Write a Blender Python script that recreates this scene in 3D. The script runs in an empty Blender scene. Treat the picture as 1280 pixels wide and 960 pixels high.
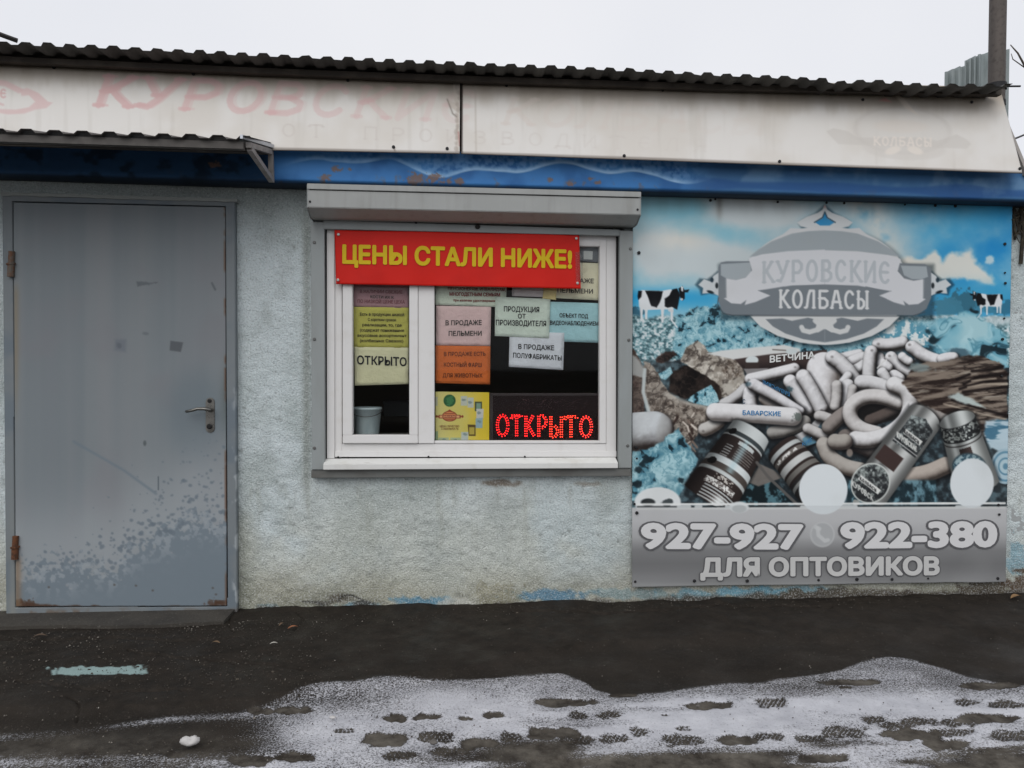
import bpy, math, random
import numpy as np
from mathutils import Vector
R = math.radians
rng = np.random.default_rng(11)
random.seed(5)
scene = bpy.context.scene
COL = scene.collection

# ------------------------------------------------------------------ camera
FPX, CAMH, CAMD = 960.0, 1.30, 4.19
YAW, PITCH, ROLL = R(4.4), R(-1.2), R(0.25)
CAM = np.array([0.0, -CAMD, CAMH])
_a = np.array([math.sin(YAW)*math.cos(PITCH), math.cos(YAW)*math.cos(PITCH), math.sin(PITCH)])
_r0 = np.array([math.cos(YAW), -math.sin(YAW), 0.0])
_u0 = np.cross(_r0, _a)
_r = _r0*math.cos(ROLL) + _u0*math.sin(ROLL)
_u = _u0*math.cos(ROLL) - _r0*math.sin(ROLL)
cd = bpy.data.cameras.new('camera'); cam = bpy.data.objects.new('camera', cd); COL.objects.link(cam)
cd.sensor_width = 36; cd.lens = 36*FPX/1280; cd.clip_end = 2000; cd.clip_start = 0.05
from mathutils import Matrix
cam.matrix_world = Matrix(((_r[0], _u[0], -_a[0], CAM[0]), (_r[1], _u[1], -_a[1], CAM[1]), (_r[2], _u[2], -_a[2], CAM[2]), (0, 0, 0, 1)))
scene.camera = cam

# ------------------------------------------------------------------ sky, sun, exposure
SUN_EL, SUN_AZ = R(46), R(200)          # azimuth measured from +y, clockwise: behind the viewer
w = bpy.data.worlds.new('World'); scene.world = w; w.use_nodes = True
nt = w.node_tree; nt.nodes.clear()
sky = nt.nodes.new('ShaderNodeTexSky'); sky.sky_type = 'NISHITA'; sky.sun_disc = False
sky.sun_elevation = SUN_EL; sky.sun_rotation = SUN_AZ; sky.dust_density = 3; sky.air_density = 1
hsv = nt.nodes.new('ShaderNodeHueSaturation'); hsv.inputs['Saturation'].default_value = 0.12
tc = nt.nodes.new('ShaderNodeTexCoord')
nz = nt.nodes.new('ShaderNodeTexNoise'); nz.inputs['Scale'].default_value = 1.6; nz.inputs['Detail'].default_value = 3
cr = nt.nodes.new('ShaderNodeValToRGB')
cr.color_ramp.elements[0].position = 0.3; cr.color_ramp.elements[0].color = (7.2, 7.45, 8.15, 1)
cr.color_ramp.elements[1].position = 0.7; cr.color_ramp.elements[1].color = (8.45, 8.55, 8.95, 1)
mx = nt.nodes.new('ShaderNodeMix'); mx.data_type = 'RGBA'; mx.inputs[0].default_value = 0.82
bg = nt.nodes.new('ShaderNodeBackground'); bg.inputs['Strength'].default_value = 0.112
wo = nt.nodes.new('ShaderNodeOutputWorld')
nt.links.new(sky.outputs[0], hsv.inputs['Color']); nt.links.new(tc.outputs['Generated'], nz.inputs['Vector'])
nt.links.new(nz.outputs['Fac'], cr.inputs[0]); nt.links.new(hsv.outputs[0], mx.inputs[6]); nt.links.new(cr.outputs[0], mx.inputs[7])
nt.links.new(mx.outputs[2], bg.inputs['Color']); nt.links.new(bg.outputs[0], wo.inputs['Surface'])
sl = bpy.data.lights.new('sun', 'SUN'); so = bpy.data.objects.new('sun', sl); COL.objects.link(so)
sl.energy = 1.1; sl.angle = R(55); sl.color = (1.0, 0.975, 0.94)
_d = Vector((math.sin(SUN_AZ)*math.cos(SUN_EL), math.cos(SUN_AZ)*math.cos(SUN_EL), math.sin(SUN_EL)))
so.rotation_euler = _d.to_track_quat('Z', 'Y').to_euler(); so.location = (0, -6, 8)
vs = scene.view_settings
vs.view_transform = 'Standard'; vs.look = 'None'; vs.gamma = 1; vs.use_curve_mapping = False; vs.exposure = 0.0
scene.render.engine = 'CYCLES'
scene.cycles.use_denoising = True
scene.cycles.max_bounces = 8; scene.cycles.transparent_max_bounces = 16
GAIN = 1.25                              # photo value -> surface albedo under this sky

# ------------------------------------------------------------------ maths helpers
def unp(u, v, y=0.0, p0=None, n=None):
    u = np.asarray(u, float); v = np.asarray(v, float)
    d = _a + ((u-640)/FPX)[..., None]*_r - ((v-480)/FPX)[..., None]*_u
    if n is None: t = (y-CAM[1])/d[..., 1]
    else: t = np.dot(np.asarray(p0)-CAM, n)/(d @ np.asarray(n))
    return CAM + t[..., None]*d
def P(u, v, y=0.0): return unp(np.array(float(u)), np.array(float(v)), y)
def G(u, v, z=0.0): return unp(np.array(float(u)), np.array(float(v)), p0=(0, 0, z), n=(0, 0, 1.0))
def proj(X):
    q = X-CAM; c = q @ _a
    return 640+FPX*(q @ _r)/c, 480-FPX*(q @ _u)/c
def lin(c):
    c = np.asarray(c, float)/255.0
    return np.where(c <= 0.04045, c/12.92, ((np.clip(c, 0.04045, None)+0.055)/1.055)**2.4)
def alb(c, g=None): return tuple(float(x) for x in np.clip(lin(c)*(GAIN if g is None else g), 0, 0.9))
def ss(a, b, x):
    t = np.clip((x-a)/(b-a), 0, 1); return t*t*(3-2*t)
_lat = {}
def vn(x, y, seed=0):
    if seed not in _lat: _lat[seed] = np.random.default_rng(seed+100).random((256, 256)).astype(np.float32)
    L = _lat[seed]; xi = np.floor(x).astype(int); yi = np.floor(y).astype(int)
    fx = x-xi; fy = y-yi; fx = fx*fx*(3-2*fx); fy = fy*fy*(3-2*fy)
    a = L[xi & 255, yi & 255]; b = L[(xi+1) & 255, yi & 255]; c = L[xi & 255, (yi+1) & 255]; d = L[(xi+1) & 255, (yi+1) & 255]
    return (a*(1-fx)+b*fx)*(1-fy)+(c*(1-fx)+d*fx)*fy
def fbm(x, y, s=1.0, o=4, seed=0):
    t = 0; amp = 0.5; f = 1/s; tot = 0
    for k in range(o):
        t = t+amp*vn(x*f+17.3*k, y*f+9.1*k, seed+k); tot += amp; amp *= 0.5; f *= 2.03
    return t/tot
def mixc(a, b, m): return a+(np.asarray(b, float)-a)*m[..., None]
def sdpoly(U, V, pts):
    pts = np.asarray(pts, float); n = len(pts)
    d = np.full(U.shape, 1e9); inside = np.zeros(U.shape, bool)
    for i in range(n):
        ax, ay = pts[i]; bx, by = pts[(i+1) % n]
        ex, ey = bx-ax, by-ay; L = ex*ex+ey*ey+1e-9
        t = np.clip(((U-ax)*ex+(V-ay)*ey)/L, 0, 1)
        d = np.minimum(d, (U-ax-t*ex)**2+(V-ay-t*ey)**2)
        c = ((ay > V) != (by > V)) & (U < (bx-ax)*(V-ay)/((by-ay) if by != ay else 1e-9)+ax)
        inside ^= c
    d = np.sqrt(d); return np.where(inside, -d, d)
def sdline(U, V, pts):
    """distance to a polyline, and offset vector from its nearest point, and 0..1 position"""
    pts = np.asarray(pts, float); best = np.full(U.shape, 1e9); ox = np.zeros(U.shape); oy = np.zeros(U.shape); tt = np.zeros(U.shape)
    seg = np.hypot(*(pts[1:]-pts[:-1]).T); acc = np.concatenate([[0], np.cumsum(seg)]); tot = acc[-1]+1e-9
    for i in range(len(pts)-1):
        ax, ay = pts[i]; ex, ey = pts[i+1]-pts[i]; L = ex*ex+ey*ey+1e-9
        t = np.clip(((U-ax)*ex+(V-ay)*ey)/L, 0, 1); dx = U-ax-t*ex; dy = V-ay-t*ey; d = np.hypot(dx, dy)
        m = d < best; best = np.where(m, d, best); ox = np.where(m, dx, ox); oy = np.where(m, dy, oy); tt = np.where(m, (acc[i]+t*seg[i])/tot, tt)
    return best, ox, oy, tt
class Canvas:
    def __init__(s, u0, v0, u1, v1, step, base=(128, 128, 128)):
        s.u0, s.v0, s.step = u0, v0, step
        s.nu = int(round((u1-u0)/step))+1; s.nv = int(round((v1-v0)/step))+1
        s.U, s.V = np.meshgrid(u0+np.arange(s.nu)*step, v0+np.arange(s.nv)*step)
        s.c = np.zeros(s.U.shape+(3,)); s.c[:] = base
    def win(s, u0, v0, u1, v1):
        i0 = max(0, int((u0-s.u0)/s.step)); i1 = min(s.nu, int((u1-s.u0)/s.step)+2)
        j0 = max(0, int((v0-s.v0)/s.step)); j1 = min(s.nv, int((v1-s.v0)/s.step)+2)
        return (slice(j0, max(j0, j1)), slice(i0, max(i0, i1)))
    def blend(s, w, m, col):
        c = s.c[w]; s.c[w] = c+(np.asarray(col(s.U[w], s.V[w]) if callable(col) else col, float)-c)*m[..., None]
    def poly(s, pts, col, aa=0.8, a=1.0, grow=0.0, rough=0.0, rs=6.0):
        p = np.asarray(pts, float); e = aa+grow+rough+2; w = s.win(p[:, 0].min()-e, p[:, 1].min()-e, p[:, 0].max()+e, p[:, 1].max()+e)
        d = sdpoly(s.U[w], s.V[w], p)-grow
        if rough: d = d+(fbm(s.U[w], s.V[w], rs, 4, 31)-0.5)*2*rough
        s.blend(w, a*(1-ss(-aa, aa, d)), col)
    def ell(s, cx, cy, rx, ry, col, ang=0.0, aa=0.8, a=1.0, rough=0.0, rs=6.0):
        e = max(rx, ry)*(1+rough)+3; w = s.win(cx-e, cy-e, cx+e, cy+e); U = s.U[w]-cx; V = s.V[w]-cy
        c, q = math.cos(ang), math.sin(ang); x = (U*c+V*q)/rx; y = (-U*q+V*c)/ry
        d = (np.hypot(x, y)-1)*min(rx, ry)
        if rough: d = d+(fbm(s.U[w], s.V[w], rs, 4, 37)-0.5)*2*rough*min(rx, ry)
        s.blend(w, a*(1-ss(-aa, aa, d)), col)
    def line(s, pts, r, col, aa=0.6, a=1.0):
        p = np.asarray(pts, float); e = r+aa+2; w = s.win(p[:, 0].min()-e, p[:, 1].min()-e, p[:, 0].max()+e, p[:, 1].max()+e)
        d = sdline(s.U[w], s.V[w], p)[0]-r; s.blend(w, a*(1-ss(-aa, aa, d)), col)
    def tube(s, pts, r, hi=(206, 206, 208), lo=(70, 66, 64), L=(-0.30, -0.62, 0.72), sh=0.8, tex=0.05, r1=None):
        p = np.asarray(pts, float)
        if len(p) == 2:
            dd = p[1]-p[0]; bow = .055*math.sin(p[0][0]*1.7+p[1][1]); p = np.array([p[0], p[0]+dd*.3+bow*np.array((-dd[1], dd[0])), p[0]+dd*.7+bow*np.array((-dd[1], dd[0])), p[1]])
        else:
            for _ in range(3): p = np.vstack([p[:1], np.stack([.75*p[:-1]+.25*p[1:], .25*p[:-1]+.75*p[1:]], 1).reshape(-1, 2), p[-1:]])
        e = max(r, r1 or r)+8; w = s.win(p[:, 0].min()-e, p[:, 1].min()-e, p[:, 0].max()+e, p[:, 1].max()+e)
        U, V = s.U[w], s.V[w]
        if sh:
            d = sdline(U, V, p+np.array([1.6, 2.6]))[0]; s.blend(w, sh*(1-ss(r-2.5, r+4.5, d)), (24, 24, 26))
        d, ox, oy, t = sdline(U, V, p); rr = r if r1 is None else r+(r1-r)*t
        nx, ny = ox/rr, oy/rr; nzz = np.sqrt(np.clip(1-nx*nx-ny*ny, 0, 1)); k = np.clip(nx*L[0]+ny*L[1]+nzz*L[2], 0, 1)**0.75
        k = np.clip(k*1.18-.06+(fbm(U, V, 5, 3, 5)-0.5)*tex*3, 0, 1); k = k*k*(3-2*k)*.5+k*.5; k = np.clip(k+.16*np.clip(ny*.8+nx*.3-.55, 0, 1)+.06*(fbm(U, V, 2.2, 3, 6)-.5)+.10*ss(.0, .5, fbm(U+V*.5, V, 9, 3, 7)-.45)-.03, 0, 1)
        col = np.asarray(lo, float)+(np.asarray(hi, float)-np.asarray(lo, float))*k[..., None]
        m = 1-ss(-0.8, 0.6, d-rr); s.c[w] = s.c[w]+(col-s.c[w])*m[..., None]
    def sample(s, U, V):
        x = np.clip((U-s.u0)/s.step, 0, s.nu-1.001); y = np.clip((V-s.v0)/s.step, 0, s.nv-1.001)
        i = x.astype(int); j = y.astype(int); fx = (x-i)[..., None]; fy = (y-j)[..., None]; c = s.c
        return (c[j, i]*(1-fx)+c[j, i+1]*fx)*(1-fy)+(c[j+1, i]*(1-fx)+c[j+1, i+1]*fx)*fy
def oval(a0, a1, n=14, cx=.5, cy=.5, rx=.4, ry=.5):
    return [(cx+rx*math.cos(R(a0+(a1-a0)*i/n)), cy+ry*math.sin(R(a0+(a1-a0)*i/n))) for i in range(n+1)]
STROKE = {
 'К': [[(.15, 0), (.15, 1)], [(.2, .48), (.5, .7), (.8, 1)], [(.35, .56), (.6, .3), (.95, 0)]],
 'У': [[(.05, 1), (.45, .42)], [(.92, 1), (.5, .25), (.3, .02), (.08, .06)]],
 'Р': [[(.15, 0), (.15, 1), (.6, 1), (.85, .84), (.85, .6), (.6, .42), (.2, .42)]],
 'О': [oval(0, 360, 18)], 'С': [oval(40, 320, 14)],
 'В': [[(.15, 0), (.15, 1), (.6, 1), (.76, .87), (.76, .65), (.55, .53), (.2, .53)], [(.55, .53), (.87, .36), (.87, .15), (.6, 0), (.15, 0)]],
 'И': [[(.1, 1), (.1, 0), (.85, 1), (.85, 0)]], 'Й': [[(.1, 1), (.1, 0), (.85, 1), (.85, 0)], [(.3, 1.2), (.6, 1.2)]],
 'Е': [oval(48, 312, 14), [(.15, .52), (.68, .52)]],
 'Л': [[(.04, 0), (.16, .06), (.3, .7), (.45, 1), (.82, 1), (.82, 0)]],
 'Б': [[(.8, 1), (.15, 1), (.15, 0), (.6, 0), (.86, .15), (.86, .4), (.6, .56), (.15, .56)]],
 'А': [[(.05, 0), (.38, 1), (.58, 1), (.92, 0)], [(.2, .36), (.78, .36)]],
 'Ы': [[(.1, 1), (.1, 0), (.4, 0), (.62, .15), (.62, .4), (.4, .54), (.1, .54)], [(.92, 0), (.92, 1)]],
 'Т': [[(.5, 0), (.5, 1)], [(.02, .88), (.06, 1), (.94, 1), (.98, .88)]],
 'П': [[(.1, 0), (.1, 1), (.88, 1), (.88, 0)]], 'З': [oval(150, -90, 10, .4, .75, .38, .25), oval(90, -150, 10, .4, .25, .42, .27)],
 'Д': [[(0, -.15), (0, 0), (1, 0), (1, -.15)], [(.15, 0), (.4, 1), (.8, 1), (.8, 0)]], 'Я': [[(.85, 0), (.85, 1), (.4, 1), (.15, .84), (.15, .6), (.4, .45), (.85, .45)], [(.5, .45), (.1, 0)]],
 ' ': []}
def letters(cv, text, x0, y0, x1, y1, h, th, col, a=1.0, shear=0.0, gap=0.24, bend=0.0, serif=True, fade=None):
    """stroke lettering from baseline (x0,y0) to (x1,y1), cap height h (photo pixels)"""
    n = len(text); adv = 1.0/(n-gap*0.0); wl = adv*(1-gap)
    for i, ch in enumerate(text):
        al = a if fade is None else a*fade(i/(n-1))
        for st in STROKE[ch]:
            def mp(p):
                f = i*adv+p[0]*wl; b = bend*(1-(2*f-1)**2)
                return (x0+(x1-x0)*f+shear*h*p[1], y0+(y1-y0)*f-h*p[1]-b)
            q = [mp(p) for p in st]; cv.line(q, th, col, 0.5, al)
            if serif:
                for e in (st[0], st[-1]):
                    if len(st) < 10: cv.line([mp((e[0]-.12, e[1])), mp((e[0]+.12, e[1]))], th*0.62, col, 0.5, al)

# ------------------------------------------------------------------ materials
MATS = {}
def pm(name, col=(0.5, 0.5, 0.5), rough=0.6, metal=0.0, bump=None, var=None, attr=False, emit=None, spec=0.4, rvar=None):
    if name in MATS: return MATS[name]
    m = bpy.data.materials.new(name); MATS[name] = m; m.use_nodes = True; t = m.node_tree; b = t.nodes['Principled BSDF']
    b.inputs['Roughness'].default_value = rough; b.inputs['Metallic'].default_value = metal; b.inputs['Specular IOR Level'].default_value = spec
    tcn = t.nodes.new('ShaderNodeTexCoord')
    if attr:
        an = t.nodes.new('ShaderNodeAttribute'); an.attribute_name = 'Col'; src = an.outputs['Color']
    else:
        rg = t.nodes.new('ShaderNodeRGB'); rg.outputs[0].default_value = (*col, 1); src = rg.outputs[0]
    for vv in ([var] if isinstance(var, dict) else (var or [])):
        n = t.nodes.new('ShaderNodeTexNoise'); n.inputs['Scale'].default_value = vv['scale']; n.inputs['Detail'].default_value = vv.get('detail', 5)
        mp = t.nodes.new('ShaderNodeMapping'); mp.inputs['Scale'].default_value = vv.get('stretch', (1, 1, 1))
        t.links.new(tcn.outputs['Object'], mp.inputs[0]); t.links.new(mp.outputs[0], n.inputs['Vector'])
        rp = t.nodes.new('ShaderNodeMapRange'); rp.inputs[1].default_value = vv.get('lo', .45); rp.inputs[2].default_value = vv.get('hi', .65); rp.inputs[4].default_value = vv.get('amt', .6)
        t.links.new(n.outputs['Fac'], rp.inputs[0]); mi = t.nodes.new('ShaderNodeMix'); mi.data_type = 'RGBA'; mi.blend_type = vv.get('mode', 'MIX')
        t.links.new(rp.outputs[0], mi.inputs[0]); t.links.new(src, mi.inputs[6]); mi.inputs[7].default_value = (*vv['col'], 1); src = mi.outputs[2]
    t.links.new(src, b.inputs['Base Color'])
    nrm = None
    for bb in ([bump] if isinstance(bump, tuple) else (bump or [])):
        n = t.nodes.new('ShaderNodeTexNoise'); n.inputs['Scale'].default_value = bb[0]; n.inputs['Detail'].default_value = 6; n.inputs['Roughness'].default_value = 0.6
        t.links.new(tcn.outputs['Object'], n.inputs['Vector']); bn = t.nodes.new('ShaderNodeBump'); bn.inputs['Strength'].default_value = bb[1]; bn.inputs['Distance'].default_value = bb[2]
        t.links.new(n.outputs['Fac'], bn.inputs['Height'])
        if nrm: t.links.new(nrm, bn.inputs['Normal'])
        nrm = bn.outputs[0]
    if nrm: t.links.new(nrm, b.inputs['Normal'])
    if rvar:
        n = t.nodes.new('ShaderNodeTexNoise'); n.inputs['Scale'].default_value = rvar[0]; n.inputs['Detail'].default_value = 4; t.links.new(tcn.outputs['Object'], n.inputs['Vector'])
        rp = t.nodes.new('ShaderNodeMapRange'); rp.inputs[1].default_value = .35; rp.inputs[2].default_value = .65; rp.inputs[3].default_value = rvar[1]; rp.inputs[4].default_value = rvar[2]
        t.links.new(n.outputs['Fac'], rp.inputs[0]); t.links.new(rp.outputs[0], b.inputs['Roughness'])
    if emit:
        b.inputs['Emission Color'].default_value = (*emit[0], 1); b.inputs['Emission Strength'].default_value = emit[1]
    return m
def glass_mat(name, tint, film=0.0):
    m = bpy.data.materials.new(name); m.use_nodes = True; t = m.node_tree; t.nodes.clear()
    o = t.nodes.new('ShaderNodeOutputMaterial'); tr = t.nodes.new('ShaderNodeBsdfTransparent'); tr.inputs[0].default_value = (*tint, 1)
    gl = t.nodes.new('ShaderNodeBsdfGlossy'); gl.inputs['Roughness'].default_value = 0.03 if not film else 0.25
    fr = t.nodes.new('ShaderNodeFresnel'); fr.inputs['IOR'].default_value = 1.20; mi = t.nodes.new('ShaderNodeMixShader')
    t.links.new(fr.outputs[0], mi.inputs[0]); t.links.new(tr.outputs[0], mi.inputs[1]); t.links.new(gl.outputs[0], mi.inputs[2])
    last = mi.outputs[0]
    if film:
        df = t.nodes.new('ShaderNodeBsdfDiffuse'); df.inputs[0].default_value = (.35, .30, .30, 1); m2 = t.nodes.new('ShaderNodeMixShader')
        n = t.nodes.new('ShaderNodeTexNoise'); n.inputs['Scale'].default_value = 30; n.inputs['Detail'].default_value = 4
        rp = t.nodes.new('ShaderNodeMapRange'); rp.inputs[1].default_value = .45; rp.inputs[2].default_value = .75; rp.inputs[4].default_value = film
        t.links.new(n.outputs['Fac'], rp.inputs[0]); t.links.new(rp.outputs[0], m2.inputs[0]); t.links.new(last, m2.inputs[1]); t.links.new(df.outputs[0], m2.inputs[2]); last = m2.outputs[0]
    t.links.new(last, o.inputs['Surface']); return m

# ------------------------------------------------------------------ mesh helpers
def tag(o, label=None, cat=None, group=None, kind=None):
    for k, v in (('label', label), ('category', cat), ('group', group), ('kind', kind)):
        if v: o[k] = v
    return o
def empty(name, loc, label, cat, group=None):
    o = bpy.data.objects.new(name, None); COL.objects.link(o); o.location = loc; o.empty_display_size = .1
    return tag(o, label, cat, group)
def link(name, me, mat, parent=None, smooth=False):
    o = bpy.data.objects.new(name, me); COL.objects.link(o)
    if mat is not None and not me.materials: me.materials.append(mat)
    if parent is not None:
        o.parent = parent
        loc = Vector((0, 0, 0)); p = parent
        while p is not None: loc += p.location; p = p.parent
        me.transform(Matrix.Translation(-loc))
    if smooth: me.polygons.foreach_set('use_smooth', np.ones(len(me.polygons), bool))
    return o
class MB:
    def __init__(s): s.v = []; s.f = []
    def box(s, x0, x1, y0, y1, z0, z1):
        k = len(s.v); s.v += [(x, y, z) for x in (x0, x1) for y in (y0, y1) for z in (z0, z1)]
        s.f += [tuple(k+i for i in q) for q in ((0, 1, 3, 2), (4, 6, 7, 5), (0, 4, 5, 1), (2, 3, 7, 6), (0, 2, 6, 4), (1, 5, 7, 3))]; return s
    def prism(s, pts, off):
        """closed outline (3-D points) extruded by vector off"""
        k = len(s.v); n = len(pts); off = np.asarray(off, float)
        s.v += [tuple(p) for p in pts]+[tuple(np.asarray(p)+off) for p in pts]
        s.f += [tuple(range(k, k+n)), tuple(range(k+2*n-1, k+n-1, -1))]+[(k+i, k+n+i, k+n+(i+1) % n, k+(i+1) % n) for i in range(n)]; return s
    def quadbox(s, c, y0, y1):
        """four photo-pixel corners on plane y0 (front), extruded back to y1"""
        return s.prism([P(u, v, y0) for u, v in c], (0, y1-y0, 0))
    def tube(s, pts, r, n=8, r1=None, caps=True):
        pts = [np.asarray(p, float) for p in pts]; k = len(s.v); m = len(pts); prev = None
        for i, p in enumerate(pts):
            d = pts[min(i+1, m-1)]-pts[max(i-1, 0)]; d = d/(np.linalg.norm(d)+1e-9)
            if prev is None: a = np.cross(d, (0, 0, 1) if abs(d[2]) < .9 else (1, 0, 0))
            else: a = prev-d*np.dot(prev, d)
            a = a/(np.linalg.norm(a)+1e-9); prev = a; b = np.cross(d, a); rr = r if r1 is None else r+(r1-r)*i/max(1, m-1)
            s.v += [tuple(p+rr*(math.cos(2*math.pi*j/n)*a+math.sin(2*math.pi*j/n)*b)) for j in range(n)]
        for i in range(m-1):
            for j in range(n): s.f.append((k+i*n+j, k+i*n+(j+1) % n, k+(i+1)*n+(j+1) % n, k+(i+1)*n+j))
        if caps: s.f += [tuple(k+j for j in range(n))[::-1], tuple(k+(m-1)*n+j for j in range(n))]
        return s
    def disc(s, c, r, h, n=12, dome=True):
        """short round head facing -y"""
        k = len(s.v); c = np.asarray(c, float)
        for rr, yy in ((r, 0), (r, -h*.6), (r*.7, -h)): s.v += [(c[0]+rr*math.cos(2*math.pi*j/n), c[1]+yy, c[2]+rr*math.sin(2*math.pi*j/n)) for j in range(n)]
        for i in range(2):
            for j in range(n): s.f.append((k+i*n+j, k+i*n+(j+1) % n, k+(i+1)*n+(j+1) % n, k+(i+1)*n+j))
        s.f.append(tuple(k+2*n+j for j in range(n))); return s
    def build(s, name, mat, parent=None, bevel=0.0, smooth=False):
        me = bpy.data.meshes.new(name); me.from_pydata([tuple(map(float, p)) for p in s.v], [], s.f); me.validate()
        import bmesh
        bm = bmesh.new(); bm.from_mesh(me); bmesh.ops.recalc_face_normals(bm, faces=bm.faces)
        if bevel: bmesh.ops.bevel(bm, geom=list(bm.edges), offset=bevel, segments=2, affect='EDGES', clamp_overlap=True)
        bm.to_mesh(me); bm.free()
        return link(name, me, mat, parent, smooth)
def raw_mesh(name, V, F, col, mat, parent=None, smooth=True):
    """V (n,3), F (m,4) ints, col (n,3|4) linear"""
    me = bpy.data.meshes.new(name); me.vertices.add(len(V)); me.vertices.foreach_set('co', np.asarray(V, np.float32).ravel())
    m = len(F); me.loops.add(m*4); me.loops.foreach_set('vertex_index', np.asarray(F, np.int32).ravel()); me.polygons.add(m)
    me.polygons.foreach_set('loop_start', np.arange(0, m*4, 4, dtype=np.int32)); me.update(calc_edges=True)
    if col is not None:
        at = me.color_attributes.new('Col', 'FLOAT_COLOR', 'POINT'); c = np.ones((len(V), 4), np.float32); c[:, :col.shape[1]] = col; at.data.foreach_set('color', c.ravel())
    me.validate(); return link(name, me, mat, parent, smooth)
def grid_quads(nu, nv, keep=None):
    j, i = np.meshgrid(np.arange(nv-1), np.arange(nu-1), indexing='ij'); a = j*nu+i
    F = np.stack([a, a+nu, a+nu+1, a+1], -1)
    return (F[keep] if keep is not None else F).reshape(-1, 4)
def painted(name, cv, quad, mat, nu, nv, parent=None, y=0.0, p0=None, n=None, disp=None, keepfn=None, thick=None, gain=None):
    """sheet over the photo-pixel quad (tl,tr,br,bl) on a plane, coloured from the canvas"""
    q = np.asarray(quad, float); s, t = np.meshgrid(np.linspace(0, 1, nu), np.linspace(0, 1, nv)); s = s[..., None]; t = t[..., None]
    UV = (q[0]*(1-s)+q[1]*s)*(1-t)+(q[3]*(1-s)+q[2]*s)*t; U, V = UV[..., 0], UV[..., 1]
    X = unp(U, V, y, p0, n)
    if disp is not None: X = X+disp(U, V)
    c = np.clip(lin(cv.sample(U, V))*(GAIN if gain is None else gain), 0.004, 0.88)
    keep = None
    if keepfn is not None:
        Uc = (U[:-1, :-1]+U[1:, 1:])/2; Vc = (V[:-1, :-1]+V[1:, 1:])/2; keep = keepfn(Uc, Vc)
    o = raw_mesh(name, X.reshape(-1, 3), grid_quads(nu, nv, keep), c.reshape(-1, 3), mat, parent)
    if thick:
        md = o.modifiers.new('thickness', 'SOLIDIFY'); md.thickness = thick; md.offset = -1
    return o
_cap = {}
def text_mesh(body):
    f = bpy.data.curves.new('t', 'FONT'); f.body = body; f.resolution_u = 4
    o = bpy.data.objects.new('t', f); COL.objects.link(o); dg = bpy.context.evaluated_depsgraph_get(); dg.update()
    me = bpy.data.meshes.new_from_object(o.evaluated_get(dg)); bpy.data.objects.remove(o); bpy.data.curves.remove(f); return me
def T(body, p0, p1, cap, mat, parent=None, y=0.0, bold=0.0, disp=None, name='lettering', pad=0.0):
    """flat printed lettering: photo-pixel baseline p0..p1, cap height in pixels, on plane y"""
    if 'H' not in _cap:
        mh = text_mesh('Н'); _cap['H'] = max(v.co.y for v in mh.vertices); bpy.data.meshes.remove(mh)
    ref = text_mesh(body); xs = [v.co.x for v in ref.vertices]; x0, x1 = min(xs), max(xs); bpy.data.meshes.remove(ref)
    me = text_mesh(body); A = P(*p0, y); B = P(*p1, y); dx = (B-A)/(x1-x0); up = (P(p0[0], p0[1]-cap, y)-A)/_cap['H']
    co = np.empty(len(me.vertices)*3); me.vertices.foreach_get('co', co); co = co.reshape(-1, 3)
    X = A+(co[:, :1]-x0)*dx+co[:, 1:2]*up
    nl = len(X)
    if bold > 0:
        # heavier weight: copies of the outline shifted round a small circle, each a hair nearer
        k = max(6, min(16, int(bold*260))); Xs = [X]
        for i in range(k):
            a = 2*math.pi*i/k; Xs.append(X+bold*(math.cos(a)*dx+math.sin(a)*up)-np.array((0, .00006*(i+1), 0)))
        import bmesh
        bm = bmesh.new()
        for _ in Xs: bm.from_mesh(me)
        bm.to_mesh(me); bm.free(); X = np.vstack(Xs)
    if disp is not None:
        U, V = proj(X); X = X+disp(U, V)
    me.vertices.foreach_set('co', X.ravel()); me.update(); me.materials.clear()
    return link(name, me, mat, parent)

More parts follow.
